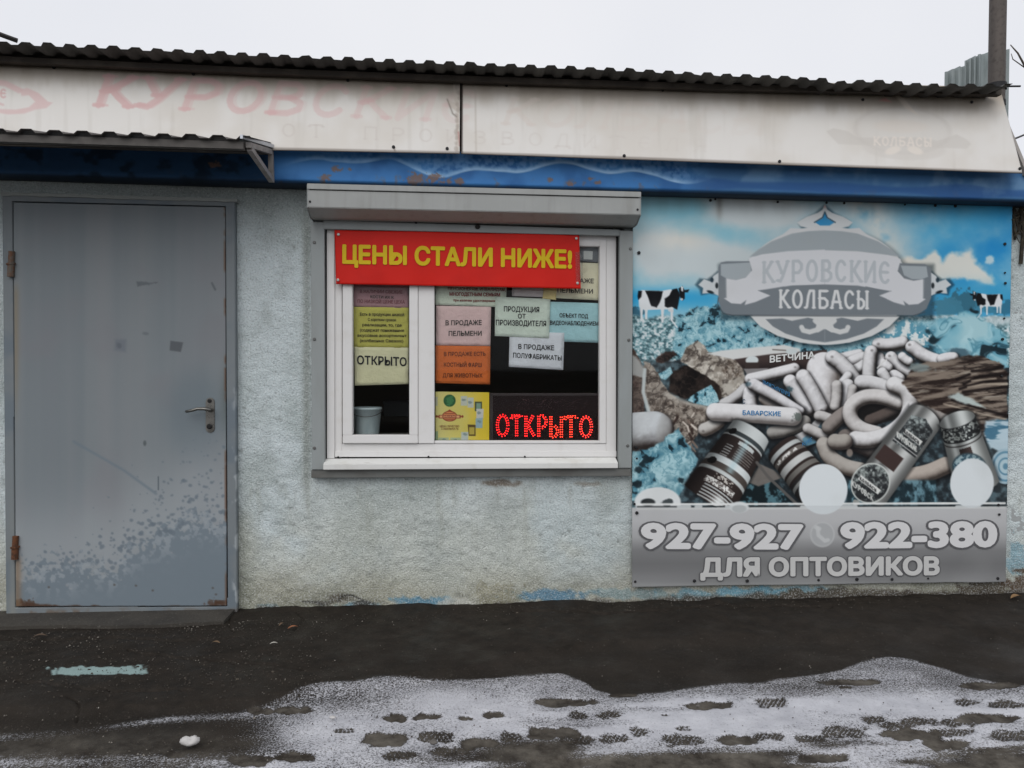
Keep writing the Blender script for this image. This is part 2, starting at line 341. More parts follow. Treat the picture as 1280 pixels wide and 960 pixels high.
# ================================================================== GROUND
def snow_edge(u):
    pts = [(-300, 935), (0, 925), (60, 922), (120, 915), (180, 902), (250, 888), (310, 877), (340, 870), (380, 858), (420, 848), (480, 842), (560, 837), (620, 835), (700, 834), (725, 838), (745, 848), (770, 855), (830, 852), (880, 846), (950, 842), (1010, 834), (1050, 824), (1075, 812), (1110, 808), (1140, 812), (1180, 822), (1210, 832), (1240, 838), (1280, 842), (1600, 850)]
    a = np.array(pts, float); return np.interp(u, a[:, 0], a[:, 1])
PRINTS = [(705, 870, 42, 6, 0), (722, 885, 12, 6, 1), (762, 885, 15, 7, 1), (780, 861, 20, 3, 0), (890, 874, 34, 6, 0), (962, 871, 27, 7, 1), (1060, 845, 38, 4.5, 0), (1235, 850, 38, 5, 0), (1210, 871, 16, 6, 1), (1257, 874, 24, 7, 1), (1092, 891, 14, 6, 1), (1055, 907, 30, 10, 1), (1140, 910, 42, 9, 0), (1150, 894, 30, 6, 1), (800, 907, 15, 8, 1), (850, 916, 28, 9, 1), (920, 916, 25, 7, 0), (1235, 890, 40, 7, 0), (690, 908, 35, 9, 0), (645, 912, 10, 6, 1), (1190, 908, 26, 6, 1),
          (325, 881, 15, 5, 0), (370, 880, 23, 5, 0), (492, 890, 15, 6.5, 0), (532, 888, 18, 4.5, 0), (480, 915, 28, 11, 0), (545, 912, 26, 9, 1), (600, 920, 26, 8, 0), (583, 890, 10, 3, 0), (615, 885, 13, 5, 0), (635, 913, 11, 8, 1), (310, 942, 28, 8, 0), (372, 936, 25, 8, 0), (218, 935, 13, 5, 0), (880, 940, 40, 7, 0), (1030, 938, 36, 7, 0), (700, 945, 38, 9, 0), (250, 955, 26, 6, 0), (1120, 898, 22, 5, 1), (1200, 896, 24, 6, 1), (1260, 912, 26, 8, 1), (1010, 915, 22, 6, 1), (960, 912, 20, 6, 1), (770, 915, 22, 7, 1), (720, 916, 24, 7, 1), (560, 930, 24, 7, 1), (500, 935, 22, 6, 1), (430, 905, 14, 4, 1), (1056, 851, 8, 2, 0), (832, 886, 4, 1.5, 0), (855, 903, 10, 4, 1), (1180, 922, 30, 7, 0)]
def ground():
    st = 0.0075; xs = np.arange(-4.2, 4.2+1e-6, st); ys = np.arange(-2.45, 0.06, st)
    X, Y = np.meshgrid(xs, ys[::-1]); Z0 = np.zeros_like(X)
    U, V = proj(np.stack([X, Y, Z0], -1))
    wob = (fbm(X, Y, .35, 5, 3)-.5)
    e = snow_edge(U)+wob*16
    below = V-e
    cov = ss(-1, 6, below)*(0.64+0.14*ss(5, 45, below))
    cov = cov+0.45*(fbm(X*0.6, Y*1.6, .30, 4, 8)-.5)*ss(0, 18, below)
    br = ss(500, 800, U)*np.exp(-((V-892-(U-900)*0.02)/26)**2); cov = cov+0.62*br*ss(.35, .75, fbm(X*.5, Y*2.2, .25, 5, 12))
    # bands at lower left: dark tracks between thin snow
    lf = 1-ss(190, 430, U+60*(fbm(X, Y, .4, 4, 27)-.5)); band = np.clip(1.5*np.exp(-((V-940-0.02*U+10*(fbm(X, Y, .3, 3, 26)-.5))/13)**2)+0.75*np.exp(-((V-911+.09*U)/7)**2)+.7*ss(946, 960, V), 0, 1.5)
    cov = cov+.18*np.exp(-((U-330)/130)**2-((V-895)/26)**2)*ss(-4, 10, below)
    cov = cov*(1-lf)+lf*ss(-16, 4, below+8)*band*(0.30+0.8*fbm(X*.6, Y*1.8, .22, 5, 21))
    slush = ss(906, 932, V+40*(fbm(X*.5, Y, .35, 5, 15)-.5)+8*np.sin(U/90))*ss(440, 700, U)+0.55*lf*ss(896, 925, V)
    cov = cov*(1-0.86*slush)+0.70*slush*ss(.50, .68, fbm(X*.4, Y*1.6, .30, 6, 44))
    foot = np.zeros_like(cov)
    for (cx, cy, rx, ry, tr) in PRINTS:
        m = (np.abs(U-cx) < rx*1.7+8) & (np.abs(V-cy) < ry*2+6)
        if not m.any(): continue
        uu, vv = U[m], V[m]; a = (uu-cx)/rx; b = (vv-cy)/ry
        waist = 1-0.30*np.exp(-((a-.15)/.22)**2)
        d = np.hypot(a, b/waist)+0.95*(fbm(uu*.8, vv*1.4, 9, 5, 50)-.5)
        k = 1-ss(.78, 1.08, d)
        if tr: k = k*(0.25+0.75*ss(-.25, .25, np.sin((uu-cx)*1.15+(vv-cy)*0.8)+0.5*np.sin((vv-cy)*1.5)))
        foot[m] = np.maximum(foot[m], k)
    cov = np.clip(cov, 0, 1)*(1-0.82*foot); slush = np.maximum(slush, .85*foot)
    # painted turquoise smear, broken edges
    pd = np.maximum(np.abs((U-119)/58), np.abs((V-838+(U-119)*.02)/(4.2+2.4*fbm(U, V*0, 14, 3, 62))))+0.8*(fbm(U, V, 6, 5, 61)-.5)
    paint = 1-ss(.85, 1.0, pd)
    # low bank of asphalt beside the wall, with a worn edge
    edge = np.interp(U, [-400, 0, 150, 320, 420, 640, 760, 900, 1280, 1700], [885, 884, 882, 872, 858, 820, 800, 790, 786, 786])+wob*14
    bank = 1-ss(-3, 9, V-edge)
    Z = -0.028*(1-bank)+0.010*(fbm(X, Y, .5, 4, 70)-.5)+0.006*np.clip(cov, 0, 1)-0.004*foot
    Z = Z+0.016*np.exp(-(Y/.09)**2)*ss(.25, .85, fbm(X, Y, .22, 6, 77))*(1-.8*(U < 300))+.004*(fbm(X, Y, .06, 4, 78)-.5)
    crack = np.zeros_like(Z)
    for pts in ([(-40, 797), (60, 799), (140, 797), (230, 800), (292, 796)], [(287, 770), (286, 780), (291, 790)], [(372, 768), (380, 775), (366, 788)], [(160, 812), (220, 822), (300, 826), (380, 838)], [(20, 850), (90, 858), (150, 864), (240, 862)], [(640, 764), (760, 766), (900, 757), (1040, 760)], [(85, 872), (100, 880), (96, 892)]):
        d_ = sdline(U+5*(fbm(U, V, 22, 4, 95)-.5), V+7*(fbm(U, V, 18, 4, 96)-.5), pts)[0]; crack = np.maximum(crack, 1-ss(.3, 2.0, d_))
    Z = Z-.010*crack
    moist = np.clip(bank*0.6+(fbm(X, Y, .4, 4, 90)-.5), 0, 1)
    C = np.stack([np.clip(cov, 0, 1), np.clip(slush, 0, 1), paint, moist], -1)
    nv, nu = X.shape; Vt = np.stack([X, Y, Z], -1).reshape(-1, 3); F = grid_quads(nu, nv); C = C.reshape(-1, 4)
    # outer sheet to the horizon, meeting the detailed patch just under its rim
    b = 400.0; x0, x1, y0, y1 = xs[0]+.02, xs[-1]-.02, ys[0]+.02, ys[-1]-.005; k = len(Vt); zo = -.036
    ev = [(-b, -b), (b, -b), (b, b), (-b, b), (x0, y0), (x1, y0), (x1, y1), (x0, y1)]
    Vt = np.vstack([Vt, [(p[0], p[1], zo) for p in ev]]); C = np.vstack([C, np.tile([[.25, .5, 0, .3]], (8, 1))])
    F = np.vstack([F, np.array([[0, 1, 5, 4], [1, 2, 6, 5], [2, 3, 7, 6], [3, 0, 4, 7]])+k])
    me_mat = bpy.data.materials.new('snowy asphalt'); me_mat.use_nodes = True; t = me_mat.node_tree; bs = t.nodes['Principled BSDF']
    at = t.nodes.new('ShaderNodeAttribute'); at.attribute_name = 'Col'; sp = t.nodes.new('ShaderNodeSeparateColor'); t.links.new(at.outputs['Color'], sp.inputs[0])
    tcn = t.nodes.new('ShaderNodeTexCoord')
    def noise(sc, det=5, rough=.6):
        n = t.nodes.new('ShaderNodeTexNoise'); n.inputs['Scale'].default_value = sc; n.inputs['Detail'].default_value = det; n.inputs['Roughness'].default_value = rough; t.links.new(tcn.outputs['Object'], n.inputs['Vector']); return n.outputs['Fac']
    def rampf(src, lo, hi, a=0., b2=1.):
        r = t.nodes.new('ShaderNodeMapRange'); r.inputs[1].default_value = lo; r.inputs[2].default_value = hi; r.inputs[3].default_value = a; r.inputs[4].default_value = b2; t.links.new(src, r.inputs[0]); return r.outputs[0]
    def mix(f, a, b2):
        mi = t.nodes.new('ShaderNodeMix'); mi.data_type = 'RGBA'; t.links.new(f, mi.inputs[0])
        for s_, i_ in ((a, 6), (b2, 7)):
            if isinstance(s_, tuple): mi.inputs[i_].default_value = (*s_, 1)
            else: t.links.new(s_, mi.inputs[i_])
        return mi.outputs[2]
    def math_(op, a, b2):
        mn = t.nodes.new('ShaderNodeMath'); mn.operation = op
        for i_, s_ in enumerate((a, b2)):
            if isinstance(s_, (int, float)): mn.inputs[i_].default_value = s_
            else: t.links.new(s_, mn.inputs[i_])
        return mn.outputs[0]
    asp = mix(rampf(noise(3.0), .35, .7), (.014, .0115, .0092), (.030, .0245, .0195))
    asp = mix(rampf(noise(110, 3), .60, .72, 0, .55), asp, (.085, .075, .062))
    asp = mix(rampf(noise(45, 3), .66, .72, 0, .5), asp, (.11, .10, .085))
    asp = mix(at.outputs['Alpha'], asp, mix(rampf(noise(14), .3, .75), (.011, .009, .007), (.033, .026, .020)))
    sl_ = mix(rampf(noise(10, 7, .7), .38, .70), (.036, .030, .024), (.175, .158, .132))
    base = mix(math_('MULTIPLY', sp.outputs[1], .85), asp, sl_)
    gr = noise(150, 4, .8)
    thr = math_('SUBTRACT', 1.03, sp.outputs[0])
    g2 = rampf(gr, .28, .72)
    f = math_('MULTIPLY', math_('SUBTRACT', g2, thr), 3.4); cl = t.nodes.new('ShaderNodeClamp'); t.links.new(math_('ADD', math_('MULTIPLY', f, .88), math_('MULTIPLY', rampf(sp.outputs[0], .35, .95), .20)), cl.inputs[0])
    sn = mix(rampf(noise(9), .3, .7), (.46, .465, .50), (.64, .645, .68))
    base = mix(math_('MULTIPLY', cl.outputs[0], .92), base, sn)
    base = mix(math_('MULTIPLY', sp.outputs[2], .9), base, (.30, .41, .40))
    t.links.new(base, bs.inputs['Base Color']); bs.inputs['Specular IOR Level'].default_value = .16
    t.links.new(rampf(noise(4), .38, .62, .48, .92), bs.inputs['Roughness'])
    bn = t.nodes.new('ShaderNodeBump'); bn.inputs['Strength'].default_value = .55; bn.inputs['Distance'].default_value = .006
    t.links.new(math_('ADD', noise(70, 6, .7), math_('MULTIPLY', cl.outputs[0], .4)), bn.inputs['Height']); t.links.new(bn.outputs[0], bs.inputs['Normal'])
    o = raw_mesh('ground', Vt, F, C, me_mat); tag(o, 'dark asphalt ground dusted with trodden snow in front of the kiosk', 'ground', kind='structure'); return o
ground()

# ================================================================== KIOSK
kiosk = empty('kiosk_building', (0, 0, 0), 'low pale stuccoed kiosk with a blue beam and slanted white fascia', 'kiosk')
XL, XR = float(P(-420, 500)[0]), float(P(1292, 500)[0]); ZB = float(P(640, 200, 0)[2])     # ends, top of stucco
M_stucco = pm('stucco', attr=True, rough=.88, spec=.2, bump=[(30, .3, .008), (105, 1.0, .010)],
              var=[dict(scale=100, detail=5, col=(.06, .062, .058), lo=.52, hi=.82, amt=.62), dict(scale=115, detail=4, col=(.86, .88, .88), lo=.48, hi=.74, amt=.45), dict(scale=1.7, col=(.30, .31, .29), lo=.5, hi=.75, amt=.25)])  # dirty pits and pale peaks, coloured in to boost the relief's weak shading
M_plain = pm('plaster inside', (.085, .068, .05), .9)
M_pvc = pm('white pvc', (.74, .73, .715), .42, bump=(6, .04, .002), var=dict(scale=14, col=(.60, .57, .52), lo=.55, hi=.8, amt=.35))
M_shut = pm('grey shutter paint', (.335, .345, .335), .5, var=[dict(scale=30, col=(.24, .24, .22), lo=.5, hi=.75, amt=.5, stretch=(1, 1, .08)), dict(scale=5, col=(.40, .41, .40), amt=.4)])
M_rail = pm('grey rail paint', (.30, .325, .325), .5, var=dict(scale=9, col=(.23, .24, .225), lo=.45, hi=.75, amt=.5, stretch=(1, 1, .25)))
M_dark = pm('dark gap', (.012, .012, .012), .9)
M_bolt = pm('bolt steel', (.16, .16, .155), .5, .6)
M_rust = pm('rusted steel', (.16, .065, .03), .85, .2, bump=(120, .4, .002), var=dict(scale=60, col=(.05, .03, .022), lo=.4, hi=.65, amt=.8))
M_screw = pm('dark screw', (.02, .02, .022), .6, .3)

def wall():
    cv = Canvas(-430, 150, 1310, 830, 2.0, (176, 186, 186)); U, V = cv.U, cv.V
    n1 = fbm(U, V, 120, 5, 1); n2 = fbm(U, V, 30, 4, 2)
    cv.c = mixc(cv.c, (192, 202, 204), ss(.42, .66, n1)); cv.c = mixc(cv.c, (150, 160, 158), ss(.55, .75, fbm(U, V, 75, 5, 51))*.55); cv.c = mixc(cv.c, (180, 180, 166), ss(560, 700, V)*.5*ss(.3, .6, fbm(U, V, 70, 4, 6)))
    cv.c = mixc(cv.c, (132, 140, 138), ss(.5, .85, n2)*.3)
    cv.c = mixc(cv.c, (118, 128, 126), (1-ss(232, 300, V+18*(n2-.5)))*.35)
    st = fbm(U, V*.12, 9, 3, 9); cv.c = mixc(cv.c, (128, 130, 118), ss(.55, .75, st)*ss(590, 620, V)*(1-ss(640, 720, V))*.22)
    cv.c = mixc(cv.c, (150, 146, 126), ss(690, 745, V+22*(n1-.5))*.6)
    cv.c = mixc(cv.c, (112, 112, 98), ss(715, 760, V+40*(n2-.5)+np.interp(U, [0, 1280], [-12, 18]))*.65*ss(.4, .6, fbm(U, V, 45, 4, 14)))
    cv.c = mixc(cv.c, (120, 122, 108), np.exp(-((U-306)/16)**2)*ss(560, 740, V)*.5)
    # beside the shutter rails: darker strip along the left one
    cv.c = mixc(cv.c, (112, 116, 108), np.exp(-((U-383)/5)**2)*ss(240, 300, V)*(1-ss(600, 640, V))*.5)
    for cx, cy, rx, ry, c, a in [(532, 752, 34, 6, (92, 132, 152), .95), (448, 757, 22, 5, (96, 132, 148), .8), (690, 744, 46, 7, (88, 124, 145), .95), (800, 742, 70, 6, (110, 140, 148), .6), (950, 742, 40, 8, (100, 148, 166), .95), (1010, 738, 26, 6, (110, 150, 166), .8), (870, 744, 40, 8, (110, 150, 165), .8), (1272, 700, 14, 26, (128, 158, 168), .9), (338, 760, 14, 4, (100, 130, 140), .7),
                                 (430, 748, 16, 5, (84, 80, 70), .8), (452, 755, 10, 4, (60, 56, 50), .8), (400, 754, 12, 3, (70, 66, 58), .8), (575, 756, 26, 8, (182, 182, 172), .8), (372, 766, 50, 8, (88, 86, 78), .8), (620, 745, 30, 16, (132, 128, 106), .5), (1010, 746, 42, 8, (84, 76, 62), .9), (1090, 742, 70, 7, (70, 64, 54), .8), (1240, 738, 40, 14, (74, 66, 54), .8), (1276, 730, 20, 14, (80, 66, 52), .9), (630, 604, 22, 4, (110, 98, 84), .8), (735, 605, 14, 3, (120, 110, 96), .6)]:
        cv.ell(cx, cy, rx, ry, c, 0, 1.5, a, rough=.9, rs=9)
    cv.line([(422, 752), (428, 745), (440, 744), (455, 751), (470, 756)], 1.0, (40, 38, 34), .8, .9)
    cv.line([(378, 752), (398, 753), (404, 757)], 1.1, (44, 42, 38), .8, .9)
    for i in range(260):
        x = rng.uniform(-10, 1290); y = rng.uniform(240, 760); cv.ell(x, y, rng.uniform(1.2, 2.6), rng.uniform(1, 2.2), (82, 86, 82), 0, 1.2, .4)
    b0 = np.array([(-430, 776), (0, 771), (300, 771), (360, 769), (420, 764), (600, 758), (720, 752), (860, 747), (1000, 742), (1310, 738)], float)
    soil = ss(-4, 3, V-np.interp(U, b0[:, 0], b0[:, 1])+14*(fbm(U, V, 16, 4, 19)-.5)); cv.c = mixc(cv.c, (62, 56, 48), soil*.9)
    q = [(-420, 150), (1292, 150), (1292, 826), (-420, 826)]
    hole = lambda u, v: ~((u > 400) & (u < 779) & (v > 262) & (v < 585)) & (unp(u, v)[..., 2] < ZB)
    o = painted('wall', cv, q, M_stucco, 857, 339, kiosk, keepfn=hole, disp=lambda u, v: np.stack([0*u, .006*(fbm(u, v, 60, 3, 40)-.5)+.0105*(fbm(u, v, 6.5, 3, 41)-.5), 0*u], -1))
    b = MB(); z0 = -.1; D = 2.9
    b.box(XL, XL+.12, .004, D, z0, ZB); b.box(XR-.12, XR, .004, D, z0, ZB); b.box(XL+.12, XR-.12, D-.12, D, z0, ZB)
    # reveals round the window opening
    a = P(400, 262); c = P(779, 585); x0, x1, zt, zb = a[0], c[0], a[2], c[2]
    b.box(x0-.06, x0+.004, .006, .30, zb-.05, zt+.02); b.box(x1-.004, x1+.06, .006, .30, zb-.05, zt+.02); b.box(x0, x1, .006, .30, zt-.004, zt+.06)
    s = b.build('side_wall', pm('rear stucco', (.36, .38, .38), .9, bump=(120, .5, .004)), kiosk)
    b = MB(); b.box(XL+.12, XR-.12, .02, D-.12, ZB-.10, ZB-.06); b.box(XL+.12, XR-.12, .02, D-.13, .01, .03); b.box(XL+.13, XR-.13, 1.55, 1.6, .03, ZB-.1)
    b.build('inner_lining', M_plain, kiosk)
wall()

# ---- beam
BY = -.15
def beam():
    cv = Canvas(-430, 150, 1320, 270, 1.0, (58, 112, 168)); U, V = cv.U, cv.V
    top = np.interp(U, [-430, 0, 340, 575, 800, 1278, 1320], [174, 179, 184, 190, 197, 216, 218]); bot = np.interp(U, [-430, 0, 340, 800, 1262, 1320], [211, 218, 228, 239, 252, 254])
    f = (V-top)/(bot-top)
    right = ss(840, 900, U)
    cv.c = mixc(cv.c, (46, 94, 148), ss(.4, .7, fbm(U, V, 40, 4, 5)))
    cv.c = mixc(cv.c, (62, 100, 138), right*.75)
    wv = .45+.16*np.sin(U/41)+.10*np.sin(U/17+1)+.22*(fbm(U, V*0, 60, 3, 7)-.5)
    pe = ss(-.16, .0, f-wv)*(1-ss(.0, .035, f-wv)); act = ss(.30, .44, fbm(U, V*.2, 120, 3, 8))
    cv.c = mixc(cv.c, (104, 146, 188), (1-ss(-.05, .05, f-wv))*.75*act*(1-right)*ss(345, 380, U)*ss(.3, .6, fbm(U, V, 4, 3, 28)))
    cv.c = mixc(cv.c, (150, 184, 214), pe*.95*act*(1-right)*ss(345, 370, U))
    cv.c = mixc(cv.c, (112, 144, 174), right*ss(.48, .70, fbm(U, V, 26, 4, 17))*.55*(1-ss(.5, .8, f)))
    cv.c = mixc(cv.c, (34, 74, 130), right*(1-ss(.0, .12, np.abs(f-.72)-.10+.3*(fbm(U, V*0, 80, 3, 18)-.5)))*.6)
    dk = 1-ss(330, 345, U); cv.c = mixc(cv.c, (34, 62, 92), dk*.8); cv.c = mixc(cv.c, (22, 40, 58), dk*ss(.5, .68, fbm(U*.7, V, 16, 4, 33))*.8)  # shade of the canopy painted into the blue at the left end
    ru = ss(.50, .60, fbm(U, V, 11, 4, 23))*ss(.62, .80, f)*ss(.5, .62, fbm(U, V*0, 36, 3, 24)); cv.c = mixc(cv.c, (116, 86, 72), ru*.45*(1-right*.8)*ss(.52, .6, fbm(U, V, 5, 3, 26))*(1-.8*dk))
    for (x, y, r) in [(421, 211, 4), (437, 211, 2.5), (515, 215, 3), (688, 225, 2.5), (738, 224, 3), (748, 229, 3), (268, 206, 5), (714, 230, 4), (560, 226, 4), (520, 224, 8), (545, 223, 7), (405, 222, 6), (575, 227, 5)]:
        cv.ell(x, y, r*1.2, r*.75, (116, 88, 74), 0, .8, .8, rough=1.3, rs=3)
    for x in (1250, 1238): cv.ell(x, 232, 8, 12, (100, 132, 164), .4, 4, .35, rough=.6)
    cv.c = mixc(cv.c, (22, 30, 40), ss(.90, 1.0, f)*.8); cv.c = mixc(cv.c, (30, 36, 44), (1-ss(.0, .05, f))*.5)  # dark lower lip, and the fascia's shadow line along the top, painted in
    q = [(-420, 172), (1330, 217), (1330, 254), (-420, 209)]
    tq = lambda u: np.interp(u, [-420, 0, 340, 575, 800, 1278, 1330], [172, 178, 183, 189, 196, 215, 217]); bq = lambda u: np.interp(u, [-420, 0, 340, 800, 1262, 1330], [208, 217, 228, 239, 252, 254])
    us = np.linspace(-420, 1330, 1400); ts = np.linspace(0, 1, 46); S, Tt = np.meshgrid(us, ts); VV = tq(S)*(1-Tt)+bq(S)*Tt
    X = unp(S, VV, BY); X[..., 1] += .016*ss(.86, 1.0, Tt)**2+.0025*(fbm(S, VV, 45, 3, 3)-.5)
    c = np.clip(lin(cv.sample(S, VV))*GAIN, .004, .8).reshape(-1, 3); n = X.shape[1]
    V_ = X.reshape(-1, 3); F = grid_quads(n, X.shape[0])
    # lower flange and return to the wall
    bt = X[-1].copy(); k = len(V_); b1 = bt.copy(); b1[:, 1] = .0; tp = X[0].copy(); tp[:, 1] = .02
    V2 = np.vstack([V_, b1, tp]); i = np.arange(n-1); off = (X.shape[0]-1)*n
    F2 = np.vstack([F, np.stack([off+i, k+i, k+i+1, off+i+1], -1), np.stack([k+n+i, i, i+1, k+n+i+1], -1)])
    c2 = np.vstack([c, np.tile(lin((40, 50, 60)), (2*n, 1))])
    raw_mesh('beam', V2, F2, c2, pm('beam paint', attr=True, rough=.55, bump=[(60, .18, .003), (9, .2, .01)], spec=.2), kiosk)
    # grey-green plate between beam and stucco over the door
    b = MB(); b.quadbox([(-420, 208), (336, 227), (336, 232), (-420, 213)], -.03, .0); b.build('beam_plate', M_rail, kiosk)
beam()

# ---- slanted fascia
FB = np.array(P(640, 196, -.235)); FT = np.array(P(640, 100, .03)); _e = FT-FB
FN = np.cross((1.0, 0, 0), _e); FN = FN/np.linalg.norm(FN)
def fascia():
    cv = Canvas(-430, 40, 1300, 225, 1.0, (212, 209, 204)); U, V = cv.U, cv.V
    top = np.interp(U, [-430, 0, 400, 575, 800, 1250], [56, 74, 91, 97, 104, 115]); bot = np.interp(U, [-430, 0, 340, 575, 800, 1278], [172, 178, 186, 191, 198, 216]); f = (V-top)/(bot-top)
    cv.c = mixc(cv.c, (200, 194, 185), ss(.4, .7, fbm(U, V, 60, 4, 3))*.6)
    dr = fbm(U, V*.25, 16, 4, 5)
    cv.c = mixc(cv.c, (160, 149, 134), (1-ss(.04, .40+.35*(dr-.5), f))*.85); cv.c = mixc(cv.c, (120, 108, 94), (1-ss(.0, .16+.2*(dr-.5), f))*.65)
    cv.c = mixc(cv.c, (160, 153, 142), ss(.58, .85, fbm(U*1.0, V*.10, 8, 3, 6))*.12)
    # faded red slanted lettering, washing out to the right
    pk = (204, 170, 168)
    letters(cv, 'КУРОВСКИЕ', 116, 131, 600, 152, 36, 3.9, pk, 1.0, shear=.35, gap=.14, fade=lambda t: (.86-.68*t))
    letters(cv, 'КУРОВСКИЕ', 122, 131, 606, 152, 36, 2.4, pk, 1.0, shear=.35, gap=.14, fade=lambda t: max(0.0, 1-1.5*t)*.6)
    letters(cv, 'КОЛБАСЫ', 626, 154, 960, 168, 31, 3.2, (204, 194, 186), .45, shear=.35, gap=.16, fade=lambda t: 1-.7*t)
    letters(cv, 'ОТ ПРОИЗВОДИТЕЛЯ', 352, 170, 900, 190, 15, 1.1, (194, 187, 180), .6, shear=.0, gap=.48, serif=True, fade=lambda t: 1-.75*t)
    # faded ribbon emblem at the left end
    for pts in ([(-20, 97), (8, 101), (30, 112), (24, 117), (6, 108), (-20, 104)], [(25, 112), (34, 110), (48, 116), (60, 127), (66, 128), (58, 135), (44, 137), (30, 142), (10, 143), (-10, 140), (-10, 136), (20, 137), (36, 134), (44, 127), (36, 119), (27, 120)]):
        cv.poly(pts, (206, 178, 176), 1.0, .8)
    letters(cv, 'Е', 0, 122, 11, 122, 10, 1.1, pk, .9); cv.line([(-5, 128), (4, 131)], 1.5, pk, .8, .6)
    # ghost of the emblem at the right end
    gh = (190, 185, 178)
    for a_, c_ in ((1.0, (192, 187, 181)), (.90, (210, 207, 201))): cv.ell(1128, 163, 62*a_, 30*a_, c_, .05, 1.5, .45)
    cv.poly([(1033, 164), (1042, 160), (1060, 164), (1072, 172), (1150, 172), (1172, 176), (1196, 168), (1208, 174), (1214, 180), (1208, 186), (1070, 181), (1048, 180), (1040, 172)], gh, 1.2, .5)
    cv.ell(1130, 186, 52, 14, (196, 191, 184), .06, 1.2, .5); cv.ell(1126, 158, 34, 8, (206, 197, 187), .03, 2, .4)
    for s_ in (-1, 1): cv.ell(1130+s_*14, 188, 10, 4.5, (218, 210, 200), s_*.3, 1.2, .8)
    letters(cv, 'КОЛБАСЫ', 1092, 181, 1166, 183, 10, 1.0, (216, 208, 199), .9, gap=.2)
    cv.poly([(1098, 126), (1106, 122), (1115, 128), (1106, 127)], (206, 150, 146), .8, .8)
    cv.poly([(1116, 116), (1126, 118), (1147, 144), (1132, 136)], (218, 208, 196), 1.5, .7)
    # torn film beside the joint
    cv.line([(577, 98), (577, 191)], 1.5, (60, 54, 50), .7, .95); cv.line([(594, 104), (595, 190)], .9, (176, 168, 158), .8, .6)
    cv.poly([(566, 100), (574, 98), (574, 190), (570, 190), (571, 140), (562, 132), (558, 124), (568, 128)], (190, 182, 172), .8, .9); cv.line([(559, 124), (566, 142), (571, 146)], .9, (128, 120, 112), .6, .8); cv.line([(573, 165), (575, 182)], 1.0, (168, 110, 104), .7, .7)
    for y in range(102, 190, 7): cv.ell(572+rng.uniform(-3, 2), y, 2.2, 3, (150, 140, 130), 0, 1, .5, rough=.8)
    for x, y in ((492, 185), (180, 240)): cv.line([(x, y), (x+2, y+4)], .7, (120, 112, 104))
    cv.c = mixc(cv.c, (92, 82, 74), ss(.972, .995, f)*.55)
    mat = pm('faded film', attr=True, rough=.5, bump=[(5, .10, .02)], spec=.35)
    tv = lambda u: float(np.interp(u, [-430, 0, 400, 575, 800, 1250], [50, 68, 85, 92, 99, 109])); bv = lambda u: float(np.interp(u, [-430, 0, 340, 575, 800, 1278], [173, 179, 186.5, 191.5, 198, 216]))
    wv = lambda u, v: FN*(.004*(fbm(u, v, 140, 3, 4)-.5))[..., None]
    l = painted('fascia_panel', cv, [(-420, tv(-420)), (575.2, tv(575)), (574.6, bv(575)), (-420, bv(-420))], mat, 760, 110, kiosk, p0=FB, n=FN, disp=wv, thick=.006, gain=.98)
    r = painted('fascia_panel', cv, [(577, tv(577)), (1250, tv(1250)), (1278, bv(1278)), (576.4, bv(577))], mat, 560, 110, kiosk, p0=FB, n=FN, disp=wv, thick=.006, gain=.98)
    b = MB()
    for u, v in ((68, 85), (242, 93), (435, 101), (633, 107), (828, 113), (1078, 125), (1214, 128), (559, 186), (780, 195), (974, 202), (1274, 211), (492, 184)):
        X = unp(np.array(float(u)), np.array(float(v)), p0=FB, n=FN); MB().disc(X-np.array((0, .004, 0)), .0085, .005, 10).build('screw', M_screw, l if u < 576 else r)
    # gable end behind the fascia
    g = MB(); xe = float(unp(np.array(1251.), np.array(112.), p0=FB, n=FN)[0])
    g.prism([(xe, FB[1]+.05, FB[2]-.01), (xe, FT[1]+.03, FT[2]-.02), (xe, 2.9, FT[2]-.02), (xe, 2.9, FB[2]-.01)], (-.02, 0, 0)); g.build('gable_board', pm('gable board', (.3, .28, .26), .8), kiosk)
fascia()

# ---- corrugated sheets
def corrugated(name, xs_z, y0, y1, pitch, height, mat, parent, dz=0.0, th=.0025, jag=0.0, skew=0.0):
    x0, x1 = xs_z[0][0], xs_z[0][-1]; prof = []
    x = x0; i = 0
    while x < x1:
        p = pitch*(1+.03*random.uniform(-1, 1)); h = height*(1+.12*random.uniform(-1, 1))
        for fx, hh in ((0, 0), (.36, 0), (.50, 1), (.86, 1), (1.0, 0)):
            if fx < 1: prof.append((x+fx*p, hh*h))
        x += p
    px = np.array([a for a, _ in prof]); pz = np.array([c for _, c in prof]); base = np.interp(px, xs_z[0], xs_z[1]); k = len(px)
    jx = np.array([random.uniform(-jag, jag) for _ in range(k)])
    rows = [(y0, 0), (y0+.02, 0), (y1, dz)]; V = []
    for side in (0, -th):
        for yy, dd in rows:
            V.append(np.stack([px+skew*(yy-y0), np.full(k, yy)+(jx if yy == y0 else 0), base+pz+side+dd], -1))
    V = np.vstack(V); F = []; m = len(rows)
    i = np.arange(k-1)
    for s in range(2):
        for r in range(m-1): F.append(np.stack([s*m*k+r*k+i, s*m*k+r*k+i+1, s*m*k+(r+1)*k+i+1, s*m*k+(r+1)*k+i], -1))
    F.append(np.stack([i, i+1, m*k+i+1, m*k+i], -1)); F.append(np.stack([(m-1)*k+i, (m-1)*k+i+1, m*k+(m-1)*k+i+1, m*k+(m-1)*k+i], -1))
    return raw_mesh(name, V, np.vstack(F), None, mat, parent, smooth=False)
def curve_xz(pts, y):
    A = np.array([P(u, v, y) for u, v in pts]); return A[:, 0], A[:, 2]
